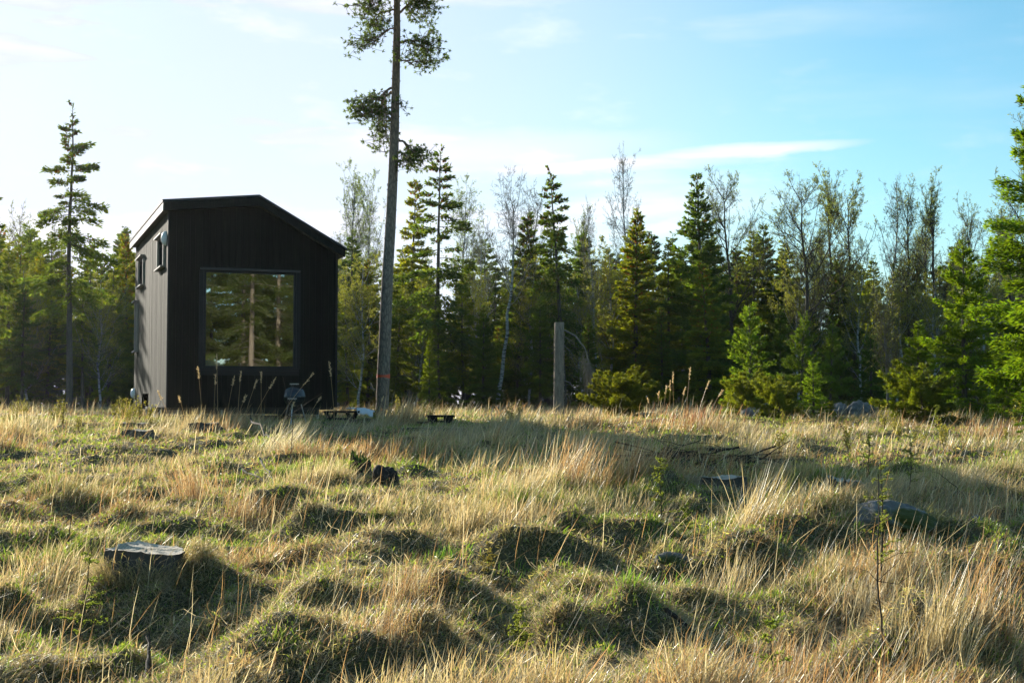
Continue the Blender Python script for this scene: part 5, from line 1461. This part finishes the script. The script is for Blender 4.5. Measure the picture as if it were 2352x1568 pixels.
# ------------------------------------------------------------------ saplings, reeds, herbs
def larch(px, py, H, label, seed, lean=0.0, leafn=18, spread=.24, name='larch_sapling', colr=np.array([.22, .26, .05]), nb=24, leafs=.0075):
    rg = np.random.default_rng(seed + 700); b = gp(px, py)
    th = thing(name, b, label, 'sapling', 'thin saplings in the clearing')
    n = 10; s = np.linspace(0, 1, n)
    st_ = np.stack([lean * H * s, np.zeros(n), H * s], 1); st_[1:, :2] += np.cumsum(rg.normal(0, .006, (n - 1, 2)), 0)
    g = Geo(); g.smooth = True; g.tubes(st_, .009 * H ** .5 * (1 - .8 * s), 6)
    zs = rg.uniform(.18, .95, nb); a = rg.uniform(0, 6.28, nb); L = H * spread * (1.1 - zs) * rg.uniform(.6, 1.2, nb) + .03
    p0 = np.stack([np.interp(zs, s, st_[:, k]) for k in range(3)], 1)
    q = np.linspace(0, 1, 6)
    pts = p0[:, None] + np.stack([np.cos(a)[:, None] * L[:, None] * q, np.sin(a)[:, None] * L[:, None] * q, L[:, None] * (.35 * q - .15 * q ** 2)], -1)
    pts[:, 1:] += rg.normal(0, .006, (nb, 5, 3))
    g.tubes(pts, np.tile(.0028 * (1 - .6 * q), (nb, 1)), 4); g.obj('stem', M['twig_bark'], th)
    m = nb * leafn; k = rg.integers(0, nb, m); f = rg.random(m) * 4.99; i0 = f.astype(int); fr = (f - i0)[:, None]
    c0 = pts[k, i0] * (1 - fr) + pts[k, i0 + 1] * fr
    pp = np.repeat(c0, 4, 0)
    gl = Geo(); gl.diamonds(pp, rg.normal(size=(len(pp), 3)) + [0, 0, .6], leafs * rg.uniform(.7, 1.4, len(pp)) * 1.6, leafs * .6, colr * rg.uniform(.6, 1.25, (len(pp), 1)), rng=rg)
    gl.obj('leaves', M['leaves'], th)
larch(2022, 1385, .82, 'tall thin larch sapling with yellow green buds on the right foreground', 1, nb=30)
larch(2090, 1165, .62, 'small larch sapling behind the mossy boulder', 2)
larch(1995, 1120, .50, 'faint larch sapling left behind the mossy boulder', 3)
larch(1520, 1235, .66, 'larch sapling at the left rim of the shaded hollow', 4, nb=28)
larch(1118, 1345, .42, 'small reddish larch seedling on the centre mound', 5, colr=np.array([.2, .17, .05]))
larch(175, 1480, .62, 'leaning twiggy sapling beside the big stump', 6, lean=.12, nb=18, colr=np.array([.2, .26, .05]))
larch(1190, 1500, .28, 'tiny budding sapling in the centre foreground', 7)
larch(1240, 1250, .22, 'tiny dark green spruce seedling on the centre mound', 8, colr=np.array([.07, .12, .03]), nb=26, leafn=20, name='spruce_seedling')
larch(1770, 1620, .34, 'budding shoot at the bottom edge right of centre', 9, leafs=.012, leafn=9, nb=12, colr=np.array([.20, .26, .05]), name='budding_shoot')
larch(1575, 1240, .3, 'leafy shoot inside the shaded hollow', 10, colr=np.array([.13, .17, .04]), leafs=.009, name='budding_shoot')
larch(2150, 1000, .5, 'budding sapling below the wide low spruce bush', 11, nb=26, leafs=.010)

def reed(px, py, H, lean, label, seed, D=None, group='seed topped grass stems before the cabin', name='seed_grass'):
    rg = np.random.default_rng(seed + 1200)
    b = gp(px, py)
    th = thing(name, b, label, 'tall grass', group)
    n = 9; s = np.linspace(0, 1, n)
    pts = np.stack([lean * H * s ** 1.3, rg.normal(0, .1) * H * s, H * s * math.sqrt(max(.1, 1 - lean * lean * .5))], 1)
    g = Geo(); g.tubes(pts, .0045 * (1 - .5 * s), 5, c=(.42, .33, .20)); g.obj('stem', M['straw'], th)
    m = 46; f = rg.uniform(.80, 1.0, m); pp = np.stack([np.interp(f, s, pts[:, k]) for k in range(3)], 1) + rg.normal(0, .006, (m, 3))
    dv = pts[-1] - pts[-2]; dv /= np.linalg.norm(dv)
    g = Geo(); g.diamonds(pp, dv + rg.normal(0, .35, (m, 3)), .04, .013, np.array([.58, .48, .32]) * rg.uniform(.7, 1.2, (m, 1)), rng=rg); g.obj('seed_head', M['straw'], th)
RD = [(465, 985, 142, -.10), (500, 988, 168, -.05), (490, 985, 120, .02), (520, 980, 108, .18), (545, 985, 118, .05), (560, 985, 100, .28), (600, 985, 120, .0), (570, 1000, 140, .45), (628, 1000, 150, .62), (770, 990, 160, -.08), (395, 985, 90, -.4), (430, 990, 80, -.2), (655, 990, 70, .3), (880, 975, 90, -.3), (865, 975, 60, .25), (540, 990, 80, .3), (700, 985, 70, .5), (1510, 975, 75, .05), (1522, 975, 90, .1), (1538, 975, 100, .02), (1548, 975, 120, -.02), (1560, 975, 85, .15), (1600, 975, 100, .3), (1620, 975, 80, .5), (1575, 975, 130, .1), (1500, 975, 60, -.2)]
for i, (px, py, hp, ln) in enumerate(RD):
    g0 = G(px, py); H = hp / F * g0[1]
    if px < 1000:
        reed(px, py, H, ln, 'tall dry grass stem with a seed head in front of the cabin' if px < 740 else 'tall dry grass stem with a seed head near the low bench', i, group='seed topped grass stems before the cabin' if px < 740 else 'seed topped grass stems near the bench')
    else:
        reed(px, py, H, ln, 'pale seed topped grass stem right of the broken trunk', i, group='seed topped grass stems by the evergreen bush')
# leafy herbs along the far rim of the clearing
def herb_mesh(seed):
    rg = np.random.default_rng(seed); g = Geo(); gl = Geo()
    ns = 5; H = .45
    for i in range(ns):
        a = rg.uniform(0, 6.28); ln = rg.uniform(.05, .35); n = 6; s = np.linspace(0, 1, n); h_ = H * rg.uniform(.5, 1.1)
        pts = np.stack([math.cos(a) * ln * h_ * s, math.sin(a) * ln * h_ * s, h_ * s], 1) + rg.normal(0, .008, (n, 3))
        g.tubes(pts, .004 * (1 - .6 * s), 4)
        m = 34; f = rg.uniform(.25, 1, m); pp = np.stack([np.interp(f, s, pts[:, k]) for k in range(3)], 1)
        dv = rg.normal(0, 1, (m, 3)); dv[:, 2] = abs(dv[:, 2]) * .6
        gl.diamonds(pp + dv * .012, dv, .034, .022, np.array([.22, .21, .05]) * rg.uniform(.5, 1.2, (m, 1)), rng=rg)
    return g.mesh('stem', M['twig_bark']), gl.mesh('leaves', M['leaves'])
HM = [herb_mesh(i) for i in range(3)]
rg = np.random.default_rng(77)
for i in range(44):
    px = rg.uniform(10, 370) if i < 20 else (rg.uniform(760, 1250) if i < 28 else rg.uniform(1700, 2340)); py = rg.uniform(962, 990) if i < 28 else rg.uniform(975, 1060)
    b = gp(px, py)
    lb = ('small budding shrub in sun along the rim left of the cabin', 'budding shrubs left of the cabin') if i < 20 else (('small budding shrub along the rim right of the pine', 'budding shrubs right of the pine') if i < 28 else ('small budding shrub in grass below the young spruces', 'budding shrubs below the young spruces'))
    th = thing('budding_shrub', b, lb[0], 'shrub', lb[1]); s = rg.uniform(.6, 1.15); th.scale = (s, s, s); th.rotation_euler = (0, 0, rg.uniform(0, 6))
    a_, b_ = HM[i % 3]; link('stem', a_, th); link('leaves', b_, th)

# ------------------------------------------------------------------ thin haze, added partly to imitate lens glare
if HAZE:
    m, nt_, out = new_mat('haze')
    v_ = nt_.nodes.new('ShaderNodeVolumePrincipled'); v_.inputs['Density'].default_value = HAZE
    v_.inputs['Color'].default_value = (.95, .97, 1, 1); v_.inputs['Anisotropy'].default_value = .6
    nt_.links.new(v_.outputs[0], out.inputs[1])
    g = Geo(); g.box((0, 390, 8), (710, 520, 12))
    tag(g.obj('haze', m), 'thin haze over the clearing, added partly as sun glare', None, None, 'stuff')
